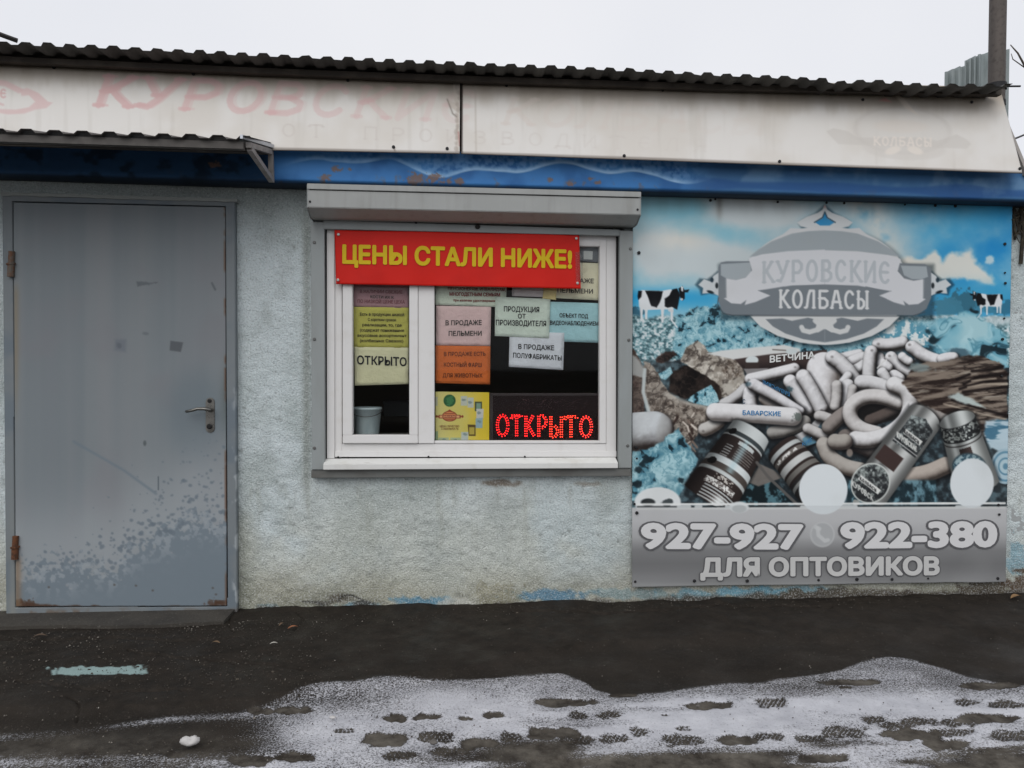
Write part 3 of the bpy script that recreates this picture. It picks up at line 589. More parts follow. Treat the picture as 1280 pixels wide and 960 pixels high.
M_roof = pm('weathered roof sheet', (.075, .072, .066), .75, bump=(60, .3, .003), var=[dict(scale=6, col=(.035, .034, .032), lo=.4, hi=.65, amt=.8, stretch=(1, .3, 1)), dict(scale=25, col=(.12, .115, .10), lo=.6, hi=.8, amt=.5)])
xz = curve_xz([(-420, 36), (0, 55), (200, 64), (400, 73.5), (575, 81), (800, 89.5), (880, 94), (1000, 99), (1030, 101), (1045, 105), (1065, 104), (1080, 102.5), (1160, 108), (1254, 108)], -.17)
corrugated('roof', xz, -.17, 2.95, .1055, .015, M_roof, kiosk, dz=.10, jag=.006)
b = MB(); a0 = P(-420, 55, -.05); 
for (u0, v0, u1, v1) in ((-420, 50, 0, 68), (0, 68, 330, 83), (330, 83, 577, 92.5), (577, 92.5, 900, 103), (900, 103, 1252, 110)):
    b.quadbox([(u0, v0+2), (u1, v1+2), (u1, v1+8.5), (u0, v0+8.5)], -.045, -.005)
b.build('roof_batten', pm('old batten', (.045, .038, .032), .9, bump=(50, .4, .004), var=dict(scale=7, col=(.10, .085, .07), lo=.5, hi=.7, amt=.6)), kiosk)
# ---- canopy over the door
def canopy():
    M_can = pm('canopy sheet', (.115, .105, .10), .55, .2, var=dict(scale=12, col=(.16, .15, .145), lo=.45, hi=.7, amt=.7))
    yF = -.62
    cz = curve_xz([(-420, 151), (0, 164.5), (150, 169), (304, 174)], yF); zb = P(340, 184, -.20)[2]; zf = P(304, 176, yF)[2]
    o = corrugated('canopy', cz, yF, -.20, .117, .016, M_can, kiosk, dz=float(zb-zf), skew=.0)
    M_fr = pm('canopy frame', (.085, .078, .072), .7, var=dict(scale=20, col=(.13, .12, .11), amt=.6))
    b = MB(); b.quadbox([(-420, 155), (304, 177), (304, 186), (-420, 164)], yF+.02, yF+.055); b.build('front_rail', M_fr, o)
    b = MB(); A = np.array(P(-420, 162, -.24)); A2 = np.array(P(336, 187, -.24)); b.quadbox([(-420, 161), (337, 186), (337, 191), (-420, 166)], -.24, -.20); b.build('rear_rail', M_fr, o)
    M_br = pm('bracket steel', (.32, .30, .285), .55, .1, var=dict(scale=18, col=(.18, .16, .15), amt=.6))
    fr = np.array(P(307, 181, yF+.04)); bt = np.array(P(336, 190, -.20)); lo = np.array(P(337, 226, -.175))
    b = MB()
    def bar(p, q, t=.012):
        d = np.asarray(q)-np.asarray(p); n = np.cross(d, (1, 0, 0)); n = n/np.linalg.norm(n)*t; b.prism([p-n, p+n, q+n, q-n], (.024, 0, 0))
    bar(fr, bt); bar(bt+(0, -.01, .01), lo+(0, -.01, -.01)); bar(fr+(0, .02, -.01), lo+(0, -.012, .0))
    b.build('bracket', M_br, o)
    # bright folded edge strip
    b = MB(); e0 = np.array(P(300, 172, yF-.005)); e1 = np.array(P(341, 184.5, -.20)); b.prism([e0+(0, 0, .014), e1+(0, 0, .014), e1+(0, 0, -.004), e0+(0, 0, -.004)], (.012, 0, 0)); b.build('edge_strip', pm('zinc strip', (.5, .52, .56), .4, .5), o)
canopy()

# ---- door
def door():
    y = -.050
    cv = Canvas(-4, 235, 305, 780, .75, (115, 121, 124)); U, V = cv.U, cv.V
    st = fbm(U, V*.02, 34, 4, 3); cv.c = mixc(cv.c, (120, 123, 126), ss(.4, .75, st)*.6); cv.c = mixc(cv.c, (104, 112, 117), ss(.4, .75, fbm(U+500, V*.02, 26, 3, 9))*.5)
    cv.c = mixc(cv.c, (114, 115, 119), ss(.5, .8, fbm(U, V, 70, 4, 12))*.5)
    cv.c = mixc(cv.c, (97, 108, 114), ss(.3, .9, np.exp(-(((U-245)/50)**2+((V-520)/75)**2)))*.65)
    cv.c = mixc(cv.c, (84, 92, 92), np.exp(-((U-283)/7)**2-((V-500)/40)**2)*.75)
    e = np.array([(0, 718), (22, 716), (60, 712), (90, 714), (110, 702), (140, 710), (155, 697), (172, 682), (190, 672), (210, 670), (230, 656), (250, 646), (270, 652), (300, 648)], float)
    eb = np.interp(U, e[:, 0], e[:, 1]); k = V-eb+44*(fbm(U, V, 20, 6, 21)-.5)+75*(fbm(U, V, 4.6, 3, 22)-.5)
    cv.c = mixc(cv.c, (148, 153, 156), np.exp(-((V-eb+22)/62)**2)*.62)           # chalky bloom above the splash line
    cv.c = mixc(cv.c, (104, 115, 123), ss(-6, 6, k)*.9)
    cv.c = mixc(cv.c, (138, 145, 150), np.exp(-((V-eb-6)/22)**2)*ss(.50, .62, fbm(U, V, 6, 4, 25))*.7)
    for i in range(240):
        x = 20+262*rng.beta(2.6, 1.25); lim = np.interp(x, e[:, 0], e[:, 1]); yy = lim-abs(rng.normal(0, 16+52*(x/282)**2)); r = rng.uniform(.6, 3.1)*np.exp(-(lim-yy)/110)
        cv.ell(x, yy, max(.7, r*rng.uniform(.8, 1.5)), max(.7, r), (98, 108, 116), rng.uniform(-.7, .7), .9, .8, rough=.6, rs=4)
    cv.poly([(213, 426), (229, 428), (226, 440), (212, 438)], (78, 82, 86), .9, .9); cv.poly([(144, 424), (158, 424), (157, 440), (143, 438)], (98, 104, 112), 2.5, .7); cv.ell(149, 432, 4, 4, (84, 90, 96), 0, 1.5, .7, rough=.7)
    cv.poly([(171, 352), (198, 353), (186, 356), (172, 358)], (86, 92, 96), .9, .8, rough=1.2, rs=3); cv.line([(265, 354), (269, 362)], 1.3, (82, 88, 92), .8, .8); cv.ell(182, 417, 4, 2, (92, 98, 103), .1, .8, .7)
    cv.line([(92, 552), (120, 568), (155, 588), (195, 617)], 1.5, (98, 110, 119), 1.6, .7); cv.line([(198, 596), (198, 612)], .8, (84, 92, 98)); cv.ell(181, 554, 2, 3.4, (74, 80, 82), 0, .8, .8)
    for x, yy in ((61, 734), (143, 731), (170, 732), (191, 738), (266, 735), (270, 743)): cv.ell(x, yy, 1.5, 1.3, (78, 74, 70), 0, .7, .8)
    q = [(17, 253), (281, 259), (283, 757), (20, 758)]
    rb = ss(3, 0, 758-V+5*(fbm(U, V, 12, 4, 30)-.5)+(fbm(U, V*0, 40, 3, 31)-.5)*10-0); cv.c = mixc(cv.c, (70, 50, 38), rb*.85)
    for x in (24, 30, 38, 265, 272, 279): cv.ell(x, 754, 6, 4, (70, 50, 38), 0, 1.5, .7, rough=1.2, rs=3)
    lx = ss(3, 0, np.abs(U-np.interp(V, [259, 757], [281, 283])))*ss(.45, .6, fbm(U*0, V, 30, 4, 33)); cv.c = mixc(cv.c, (92, 66, 50), lx*.7)
    cv.c = mixc(cv.c, (124, 112, 92), np.exp(-((U-20)/4)**2)*ss(345, 370, V)*(1-ss(430, 560, V))*.6); cv.c = mixc(cv.c, (120, 96, 72), np.exp(-((U-22)/5)**2)*ss(690, 705, V)*.6)
    mat = pm('door paint', attr=True, rough=.5, bump=[(3, .12, .02), (220, .06, .001)], spec=.22)
    d = painted('door', cv, q, mat, 350, 660, kiosk, y=y, disp=lambda u, v: np.stack([0*u, .003*(fbm(u, v, 110, 3, 2)-.5), 0*u], -1), thick=.03)
    cf = Canvas(-6, 235, 305, 780, 1.0, (108, 114, 117)); U, V = cf.U, cf.V
    cf.c = mixc(cf.c, (94, 104, 112), ss(.45, .7, fbm(U, V, 40, 4, 3))*.8); cf.c = mixc(cf.c, (92, 72, 56), ss(.5, .66, fbm(U, V, 14, 5, 8))*ss(757, 768, V)*.7)
    cf.c = mixc(cf.c, (160, 166, 168), ss(288, 294, U)*ss(.64, .70, fbm(U*2, V, 22, 5, 6))*ss(420, 560, V)*.7)
    cf.c = mixc(cf.c, (128, 128, 120), np.exp(-((U-16)/5)**2)*ss(560, 760, V)*.5)
    ins = [(15.5, 251.5), (282.5, 257.5), (284.5, 758.5), (18.5, 759.5)]
    f = painted('door_frame', cf, [(3, 243), (293, 250), (296, 768), (8, 771)], pm('door frame paint', attr=True, rough=.55, bump=[(40, .12, .002)]), 291, 530, d, y=-.046, keepfn=lambda u, v: sdpoly(u, v, ins) > 0, thick=.044)
    b = MB(); b.quadbox([(15, 251), (283.5, 257), (285.5, 759), (18, 760)], -.018, -.006); b.build('door_gap', M_dark, d)
    # plaster lip over the frame
    b = MB(); pts = []
    us = np.linspace(1, 296, 40); tvx = np.interp(us, [1, 296], [241, 249.5])
    b.prism([P(u, v+1.2*math.sin(u*.4)*random.random(), -.055) for u, v in zip(us, tvx-1.0)]+[P(u, v+2.6+1.2*random.random(), -.055) for u, v in zip(us[::-1], tvx[::-1])], (0, .055, 0)); b.build('plaster_lip', pm('frame top mortar', (.30, .32, .31), .9, bump=(150, .5, .003)), d)
    for u, v0, vm, v1 in ((14, 314, 330, 346), (19, 670, 684, 699)):
        b = MB(); top = P(u+.5, v0, -.058); mid = P(u, vm, -.058); lo = P(u-.5, v1, -.058)
        b.tube([top, top+(mid-top)*.96], .0145, 12); b.tube([mid, lo], .0165, 12); hl = pm('hinge grey', (.14, .12, .10), .7, .2, var=dict(scale=60, col=(.16, .07, .035), lo=.42, hi=.6, amt=.85))
        b.tube([mid+(-.001, 0, .004), mid+(0, 0, -.004)], .022, 12); b.build('hinge', hl if vm < 500 else M_rust, d)
    # handle: long back plate, lever and cylinder
    ch = pm('worn chrome', (.20, .195, .18), .28, .9, rvar=(40, .2, .5)); yb = -.056
    c = P(262.5, 519, yb); hw, hh = .023, (P(262, 497, yb)[2]-P(262, 541, yb)[2])/2
    out = [(c[0]+hw*math.cos(t), yb, c[2]+(hh-hw)*(1 if math.sin(t) > 0 else -1)+hw*math.sin(t)) for t in np.linspace(.0001, 2*math.pi-.0001, 32)]
    b = MB(); b.prism(out, (0, .012, 0)); pl = b.build('handle', ch, d, bevel=.003)
    ym = yb-.045; r0 = P(262, 512.5, yb); r1 = np.array(P(262, 512.5, ym)); b = MB(); b.tube([r0, r1], .010, 12)
    b.tube([r1+(.006, 0, 0), np.array(P(255, 511, ym)), np.array(P(247, 511, ym-.004)), np.array(P(240, 513, ym)), np.array(P(232.5, 514.5, ym+.006))], .0095, 10, r1=.0075); b.build('lever', ch, pl, smooth=True)
    dkl = pm('dark lock', (.03, .03, .03), .4, .7); MB().disc(P(262, 533, yb), .014, .008, 16).build('lock_cylinder', dkl, pl); MB().disc(P(262, 501, yb), .011, .004, 14).build('thumb_turn', dkl, pl)
door()

# ---- window
def window():
    fy = -.012
    def bar(bm, u0, v0, u1, v1, y0, y1, d=0): bm.quadbox([(u0, v0), (u1, v0+d), (u1, v1+d), (u0, v1)], y0, y1)
    M_gl = glass_mat('window glass', (.95, .96, .95))
    b = MB(); bar(b, 406.5, 282, 427.5, 572, fy, .055); bar(b, 757.8, 288, 771, 571, fy, .055); bar(b, 427.5, 554.6, 757.8, 570.5, fy, .055); bar(b, 427.5, 284, 757.8, 303, fy-.001, .055, 5)
    wn = b.build('window', M_pvc, kiosk, bevel=.003)
    b = MB(); bar(b, 405, 280, 418, 573, fy-.014, fy-.0005); bar(b, 418.6, 564, 771.5, 571.3, fy-.010, fy-.0006); b.build('frame_bead', M_pvc, wn, bevel=.002)
    b = MB(); bar(b, 522.8, 300, 543, 554.4, fy-.010, .05); b.build('mullion', M_pvc, wn, bevel=.003)
    # opening sash on the left
    b = MB(); bar(b, 428.2, 330, 440.5, 544, fy-.018, .04); bar(b, 511.6, 330, 522.5, 544, fy-.018, .04); bar(b, 428.2, 543.8, 522.5, 554.3, fy-.0182, .04); bar(b, 428.2, 306, 522.5, 330, fy-.0178, .04); b.build('sash', M_pvc, wn, bevel=.003)
    b = MB(); bar(b, 749.6, 300, 757.6, 554.3, fy-.004, .035); bar(b, 543.4, 550.9, 749.6, 554.4, fy-.0042, .035); b.build('glazing_bead', M_pvc, wn, bevel=.002)
    for u0, v0, u1, v1 in ((440.5, 330, 511.6, 543.8), (543.4, 300, 749.6, 551)):
        b = MB(); bar(b, u0-1, v0, u1+1, v1+1, .016, .020); b.build('glass_pane', M_gl, wn)
        b = MB()
        for q in ((u0-.2, v0, u0+.9, v1), (u1-.9, v0, u1+.2, v1), (u0, v1-1.0, u1, v1+.2)): bar(b, *q, .010, .016)
        b.build('gasket', M_dark, wn)
    # outside sill: sloping white board with a turned down nose
    b = MB(); A = P(404.5, 573, -.02); B = P(772, 572, -.02); zt = A[2]; A1 = P(404, 580.5, -.085); A2 = P(404, 587.3, -.085); zA, zB = A1[2], A2[2]
    x0, x1 = A1[0], P(772.5, 587, -.085)[0]
    b.prism([(x0, -.02, zt), (x0, -.085, zA), (x0, -.085, zB), (x0, -.078, zB), (x0, -.06, zA-.012), (x0, 0, zt-.02)], (x1-x0, 0, 0)); b.build('sill', pm('sill white', (.70, .70, .675), .5, bump=(5, .1, .003), var=[dict(scale=10, col=(.52, .50, .44), lo=.52, hi=.75, amt=.5), dict(scale=40, col=(.36, .34, .3), lo=.66, hi=.75, amt=.5, stretch=(.3, 1, 1))]), wn, bevel=.002)
    for u, v in ((422.8, 571.5), (535.6, 571), (656, 571)): MB().disc(P(u, v, fy-.02), .006, .003, 8).build('drain_hole', M_dark, wn)
    # inner sill
    X0, X1 = P(410, 548, .2)[0], P(770, 548, .2)[0]; zi = P(475, 545.5, .1)[2]
    b = MB(); b.box(X0, X1, .056, .34, zi-.03, zi); b.build('inner_sill', pm('inner sill', (.20, .19, .17), .6), wn)
    return zi
ZI = window()

# ---- roller shutter: box, rails, bottom bar, sill rail
def shutter():
    yB = -.21
    def c3(u, v, y): return np.array(P(u, v, y))
    xa, xb = float(c3(384.5, 250, yB)[0]), float(c3(800.5, 258, yB)[0]); tilt = c3(800.5, 240.5, yB)[2]-c3(384.5, 230, yB)[2]
    z = lambda v: float(c3(384.5, v, yB)[2])
    z1, z2, z3, z4 = z(230), z(236.5), z(259), z(259)-.001
    z5 = float(c3(387, 272.5, -.115)[2]); 
    prof = [(.0, z1), (yB, z1), (yB, z3), (-.125, z5), (0, z5)]
    b = MB(); k = len(b.v); n = len(prof)
    b.v += [(xa, y, zz) for y, zz in prof]+[(xb, y, zz+tilt) for y, zz in prof]; b.f += [tuple(range(n)), tuple(range(2*n-1, n-1, -1))]+[(i, n+i, n+(i+1) % n, (i+1) % n) for i in range(n)]
    o = b.build('roller_shutter', M_shut, kiosk, bevel=.003)
    b = MB(); b.v += [(xa-.001, y, zz) for y, zz in ((0, z1+.002), (yB-.006, z1+.002), (yB-.006, z2), (yB+.01, z2))]; b.v += [(xb+.002, y, zz+tilt) for (_, y, zz) in b.v[:4]]
    b.f += [(0, 1, 2, 3), (7, 6, 5, 4)]+[(i, 4+i, 4+(i+1) % 4, (i+1) % 4) for i in range(4)]; b.build('box_flange', M_shut, o, bevel=.0015)
    # grime line under the flange
    b = MB(); b.v += [(xa+.01, yB-.0015, z2+.001), (xb-.01, yB-.0015, z2+tilt+.001), (xb-.01, yB-.0015, z2+tilt-.0045), (xa+.01, yB-.0015, z2-.0045)]; b.f += [(0, 1, 2, 3)]; b.build('grime_line', pm('grime', (.03, .03, .027), .95), o)
    # end caps
    for xx, dz in ((xa-.004, 0), (xb, tilt)):
        b = MB(); b.prism([(xx, y, zz+dz) for y, zz in [(.0, z1-.002), (yB+.002, z1-.002), (yB+.002, z3-.002), (-.126, z5-.002), (0, z5-.002)]], (.004, 0, 0)); b.build('end_cap', M_rail, o)
    b = MB(); b.quadbox([(404, 275), (775, 287), (775, 294.5), (404, 286)], -.062, -.03); b.build('bottom_bar', M_rail, o, bevel=.002)
    for c in (((388.3, 277), (405.2, 277.5), (406, 587), (390, 587)), ((774.6, 288), (791.5, 289), (789.3, 585), (773.2, 585))):
        b = MB(); b.quadbox(c, -.062, 0); b.build('guide_rail', M_rail, o, bevel=.002)
    for c in (((405.4, 285), (408.4, 285), (408.6, 573), (406.2, 573)), ((770.8, 292), (774.4, 292), (773.1, 572), (770.8, 572))):
        b = MB(); b.quadbox(c, -.030, -.0125); b.build('rail_slot', M_dark, o)
    b = MB(); b.quadbox([(389, 587.2), (788.6, 585.2), (788.6, 595), (389, 597.5)], -.050, -.0); b.build('sill_rail', pm('dull sill rail', (.17, .175, .165), .6, var=dict(scale=14, col=(.10, .095, .085), amt=.7, stretch=(.4, 1, 1))), o, bevel=.002)
    for u, v in ((393, 303), (393, 424), (393, 560), (788, 311), (786, 425), (784.5, 557)): MB().disc(P(u, v, -.0622), .0085, .005, 10).build('rail_bolt', M_bolt, o)
    for u, v, y in ((387.5, 252, yB-.001), (797, 262, yB-.001)): MB().disc(P(u, v, y), .006, .004, 8).build('box_screw', M_screw, o)
    rb_ = pm('black rubber', (.02, .019, .018), .8); MB().disc(P(597, 283.5, -.0625), .0135, .008, 14).build('bar_stop', rb_, o); MB().disc(P(520, 278, -.0625), .008, .006, 10).build('bar_stop', rb_, o)
shutter()

# ================================================================== POSTER
PY = -.030
def poster_disp(u, v):
    k = .006*np.sin((u-1180)/13+ (v-700)/30)*ss(690, 728, v)*np.exp(-((u-1205)/45)**2)+.005*np.sin(u/34)*ss(715, 735, v)+.003*(fbm(u, v, 120, 3, 12)-.5)
    return np.stack([0*u, k-.003*ss(712, 735, v), 0*u], -1)
def poster():
    cv = Canvas(782, 234, 1272, 742, .8, (120, 170, 188)); U, V = cv.U, cv.V
    # --- sky
    rt = ss(960, 1250, U); sky_ = np.zeros(U.shape+(3,)); sky_[:] = (126, 170, 184)
    sky_ = mixc(sky_, (44, 128, 178), rt*.95); sky_ = mixc(sky_, (110, 170, 196), ss(330, 390, V)*.5*(1-rt)); cv.c = sky_
    ray = .5+.5*np.sin((U*.55+V*1.0)/21+3*fbm(U, V, 120, 2, 3)); cv.c = mixc(cv.c, (128, 188, 206), ray*.32*rt)
    cl = fbm(U, V*1.25, 62, 6, 71)-.5
    dens = .95*np.exp(-((U-840)/62)**2-((V-312)/36)**2)+.80*np.exp(-((U-905)/75)**2-((V-335)/32)**2)+.85*np.exp(-((U-925)/55)**2-((V-262)/26)**2)+.5*np.exp(-((U-990)/50)**2-((V-265)/30)**2)-.75*np.exp(-((U-868)/30)**2-((V-290)/16)**2)-.5*np.exp(-((U-845)/40)**2-((V-258)/14)**2)
    cv.c = mixc(cv.c, (184, 188, 188), ss(-.05, .85, dens+1.4*cl)*.88); cv.c = mixc(cv.c, (200, 198, 190), np.exp(-((U-850)/34)**2-((V-300)/14)**2)*ss(.0, .3, cl+.15)*.8)
    cv.c = mixc(cv.c, (196, 196, 190), np.exp(-((U-1095-(V-280)*.5)/30)**2)*(1-ss(315, 350, V))*.85*ss(.25, .6, fbm(U, V, 30, 4, 72)+.15))
    cv.poly([(1120, 325), (1150, 322), (1168, 315), (1178, 326), (1190, 316), (1213, 314), (1222, 330), (1234, 338), (1242, 355), (1215, 352), (1185, 350), (1150, 356), (1120, 350)], (206, 201, 190), 4, .92, rough=7, rs=16); cv.ell(1238, 325, 6, 5, (190, 200, 200), 0, 2, .8, rough=.7)
    hz = np.exp(-((V-372)/17)**2); cv.c = mixc(cv.c, (52, 146, 190), hz*(1-ss(880, 930, U))*.9*ss(348, 372, V)); cv.c = mixc(cv.c, (58, 140, 176), hz*ss(1150, 1180, U)*.7)
    # --- far trees, field
    for x, y, rx, ry, c in ((1208, 378, 19, 15, (62, 104, 120)), (1185, 385, 20, 11, (72, 120, 138)), (1240, 383, 22, 9, (70, 122, 142)), (1260, 384, 14, 9, (60, 112, 134)), (793, 392, 12, 8, (50, 92, 110))): cv.ell(x, y, rx, ry, c, 0, 1.5, .95, rough=.7, rs=6)
    fld = ss(393, 398, V+6*(fbm(U, V, 18, 3, 4)-.5)); sp = fbm(U, V*1.3, 3.0, 3, 6)
    col = mixc(mixc(np.zeros(U.shape+(3,))+np.array((66, 92, 98)), (124, 156, 162), ss(.30, .55, sp)), (190, 198, 200), ss(.52, .72, sp)); cv.c = cv.c+(col-cv.c)*fld[..., None]
    cv.c = mixc(cv.c, (176, 188, 190), ss(1160, 1185, U)*fld*(1-ss(402, 412, V))*.8)
    # --- lettuce texture over the middle ground
    def lettuce(U, V, s=11, seed=80, br=1.0):
        wx = U+s*1.1*(fbm(U, V, s*.9, 3, seed+3)-.5); wy = V+s*1.1*(fbm(U, V, s*.9, 3, seed+4)-.5); a = fbm(wx, wy, s*.75, 5, seed); r1 = np.abs(fbm(wx, wy, s*.8, 4, seed+9)-.5)*2; r2 = np.abs(fbm(wx, wy, s*.45, 4, seed+6)-.5)*2
        c = np.zeros(U.shape+(3,))+np.array((110, 150, 162))*br; c = mixc(c, (154, 184, 190), ss(.42, .70, a)*.9); c = mixc(c, (74, 122, 140), ss(.48, .30, a)*.7); c = mixc(c, (164, 194, 200), (1-ss(.0, .16, r1))*.5); c = mixc(c, (60, 104, 120), (1-ss(.0, .12, r2))*.5); c = mixc(c, (26, 40, 46), ss(.37, .29, a)*.85); return c
    cv.poly([(845, 398), (862, 388), (900, 380), (945, 392), (1030, 425), (1120, 400), (1160, 400), (1150, 440), (1000, 450), (880, 450), (838, 445)], lambda u, v: lettuce(u, v, 9, 80), 2, 1.0, rough=5)
    cv.poly([(1140, 412), (1160, 400), (1195, 396), (1215, 386), (1225, 392), (1235, 402), (1258, 418), (1262, 470), (1140, 455)], lambda u, v: lettuce(u, v, 46, 90, 1.10), 2, 1.0, rough=4)
    cv.ell(1198, 441, 14, 6, (78, 100, 110), .15, 2, .9, rough=.5); cv.ell(1160, 436, 9, 3, (50, 70, 78), -.3, 2, .8)
    cv.ell(1128, 425, 34, 24, lambda u, v: mixc(np.zeros(u.shape+(3,))+np.array((90, 140, 158)), (206, 210, 208), ss(.45, .6, fbm(u, v, 5, 3, 14))), 0, 3, .9, rough=.5)
    # --- everything below: dark base, then pieces
    cv.poly([(786, 455), (880, 445), (1030, 440), (1262, 460), (1262, 634), (786, 634)], lambda u, v: mixc(np.zeros(u.shape+(3,))+np.array((44, 50, 54)), (86, 102, 108), ss(.35, .8, fbm(u, v, 6, 5, 22))), 2, .97, rough=4)
    meat = lambda a, b, s=7, seed=60, k=(1, 1): (lambda u, v: mixc(mixc(mixc(np.zeros(u.shape+(3,))+np.array(a), b, ss(.30, .72, fbm(u*k[0], v*k[1], s, 6, seed))), np.array(a)*1.22, (1-ss(0, .18, np.abs(fbm(u+v*.4, v-u*.2, s*.7, 4, seed+2)-.5)*2))*.6), (40, 34, 32), (1-ss(0, .20, np.abs(fbm(u*.8, v+u*.3, s*.9, 5, seed+5)-.5)*2))*.55))
    cv.poly([(786, 430), (800, 448), (806, 470), (806, 520), (786, 524)], meat((92, 82, 76), (70, 56, 52), 5), 1, 1, rough=2)
    cv.poly([(786, 440), (797, 447), (806, 462), (806, 474), (792, 468), (786, 470)], (150, 152, 150), 2, .9, rough=2)
    cv.poly([(805, 452), (816, 456), (824, 470), (836, 490), (852, 502), (872, 506), (892, 512), (884, 530), (868, 548), (856, 570), (838, 552), (836, 535), (812, 515), (804, 490)], meat((140, 134, 126), (88, 80, 74), 8, 61), 1, 1, rough=2.5)
    cv.line([(806, 462), (804, 490), (811, 515)], 2.2, (176, 184, 184), 1.2, .9); cv.line([(832, 492), (856, 503), (888, 510)], 3, (168, 164, 156), 3, .7)
    for i in range(26):
        x, y = 846+rng.uniform(-16, 22), 545+rng.uniform(-30, 26); cv.line([(x, y), (x+rng.uniform(-7, 7), y+rng.uniform(3, 9))], rng.uniform(.7, 1.6), [(200, 192, 182), (60, 48, 44), (120, 108, 100)][i % 3], .8, .9)
    cv.poly([(838, 466), (856, 456), (892, 462), (918, 476), (900, 500), (866, 504), (836, 490)], meat((60, 52, 48), (24, 22, 22), 12, 66), 1.5, 1, rough=2)
    cv.ell(832, 446, 13, 6, meat((66, 52, 48), (28, 24, 24), 5), -.4, 1, 1, rough=.4); cv.poly([(823, 467), (832, 463), (838, 458), (841, 466), (832, 475), (826, 473)], lambda u, v: lettuce(u, v, 9, 84), .8)
    cv.poly([(857, 500), (872, 490), (889, 481), (896, 492), (899, 502), (888, 508), (868, 504)], lambda u, v: lettuce(u, v, 8, 85), .8)
    cv.poly([(850, 452), (858, 434), (872, 426), (880, 432), (886, 440), (912, 444), (926, 452), (932, 474), (930, 486), (912, 498), (902, 496), (900, 482), (880, 468), (862, 458)], meat((166, 162, 154), (128, 122, 114), 13, 63), 1, 1, rough=1.5)
    cv.ell(915, 462, 13, 12, meat((150, 144, 136), (84, 74, 66), 4, 68), .6, 4, .8, rough=.6)
    # ham roll with its name
    cv.poly([(884, 442), (902, 438), (980, 431), (1000, 436), (1000, 442), (920, 450)], (190, 192, 190), 1.2); cv.poly([(918, 449), (960, 443), (1034, 437), (1033, 447), (1009, 464), (950, 466), (928, 460)], lambda u, v: mixc(np.zeros(u.shape+(3,))+np.array((74, 64, 62)), (46, 40, 40), ss(448, 464, v)), 1.0)
    cv.poly([(930, 461), (961, 460), (950, 468), (934, 469)], (124, 122, 122), .8); cv.ell(940, 450.5, 8, 5.5, (186, 194, 194), -.08, .7); cv.poly([(931, 453), (949, 453), (949, 460), (931, 460)], (66, 58, 56), .7); cv.ell(989.5, 439.5, 7.5, 4, (180, 188, 188), 0, .7); cv.line([(966, 437), (982, 438)], .8, (110, 106, 102), .7)
    # --- sausages
    W = (210, 210, 211); Lo = (46, 43, 42)
    cv.tube([(1030, 462), (1026, 505)], 22, W, (96, 90, 86), sh=.3, r1=20)
    cv.tube([(905, 505), (931, 486)], 7, (188, 188, 188), Lo); cv.tube([(938, 490), (939, 512)], 9, W, Lo); cv.tube([(955, 498), (972, 508)], 7, (150, 146, 142), (70, 64, 60))
    cv.tube([(938, 474), (965, 468), (993, 461)], 7.5, W, Lo); cv.tube([(988, 477), (1000, 495), (1010, 512)], 9, W, Lo); cv.tube([(1004, 471), (1016, 490), (1026, 510)], 9.5, W, Lo)
    cv.tube([(942, 481), (968, 495), (1000, 514)], 8, (204, 204, 206), Lo, r1=6); cv.tube([(881, 537), (898, 527)], 8.5, (180, 178, 174), (74, 68, 64)); cv.tube([(966, 541), (1006, 527)], 8, (150, 148, 144), (62, 60, 58))
    cv.tube([(894, 515), (940, 517), (991, 521)], 11.5, (208, 208, 208), (104, 100, 98))
    cv.ell(996, 521, 5, 5, (88, 96, 92), 0, 1.5, .8, rough=.9, rs=3); cv.ell(962, 481, 2, 2, (90, 130, 150), 0, 1, .7); cv.ell(987, 486, 4, 3, (60, 80, 86), 0, 1.5, .8, rough=.9, rs=3); cv.ell(935, 480, 3, 3, (70, 92, 100), 0, 1.5, .7, rough=.9, rs=3)
    cv.tube([(1000, 552), (1026, 532)], 10, (170, 170, 170), (66, 64, 62)); cv.ell(1028, 531, 3, 7, (60, 84, 96), .5, 1, .8, rough=.8, rs=3); cv.poly([(1003, 548), (1010, 543), (1022, 553), (1004, 559)], (96, 132, 148), .8, .9)
    for pts, r in (([(1052, 447), (1074, 442)], 6), ([(1060, 455), (1082, 446)], 7), ([(1100, 446), (1102, 450)], 6), ([(1098, 430), (1128, 428)], 8), ([(1140, 434), (1156, 446), (1178, 453)], 8.5), ([(1178, 449), (1192, 447)], 7), ([(1114, 447), (1136, 464)], 8), ([(1128, 446), (1136, 452)], 6), ([(1070, 462), (1080, 456)], 7), ([(1103, 455), (1110, 460)], 7), ([(1089, 440), (1086, 470)], 8.5), ([(1041, 447), (1066, 472)], 9.5), ([(1052, 480), (1060, 470)], 6), ([(1118, 470), (1124, 474)], 8), ([(1103, 466), (1110, 480)], 7), ([(1052, 505), (1060, 482)], 8.5)): cv.tube(pts, r, W, Lo)
    for a, r in (((1098, 430), 2), ((1137, 431), 2), ((1179, 454), 2), ((1112, 445), 1.8), ((1137, 466), 1.8), ((1090, 438), 1.8), ((1086, 473), 2), ((1040, 446), 1.8), ((1010, 516), 1.8), ((1027, 513), 2), ((994, 459), 1.6), ((936, 475), 1.6), ((879, 539), 1.8), ((990, 526), 1.6), ((1122, 474), 1.6)): cv.ell(*a, r, r*.8, (70, 66, 64), 0, 1, .5)
    cv.line([(1097, 460), (1104, 452), (1108, 450)], .9, (196, 196, 194)); cv.tube([(1077, 478), (1110, 486)], 9.5, W, Lo); cv.line([(1108, 493), (1114, 490), (1118, 484)], .9, (200, 200, 198))
    for pts, r in (([(1046, 482), (1044, 508)], 7), ([(1066, 486), (1064, 500)], 6), ([(1024, 520), (1040, 526)], 7), ([(1010, 536), (1030, 545)], 7)): cv.tube(pts, r, (186, 184, 182), Lo)
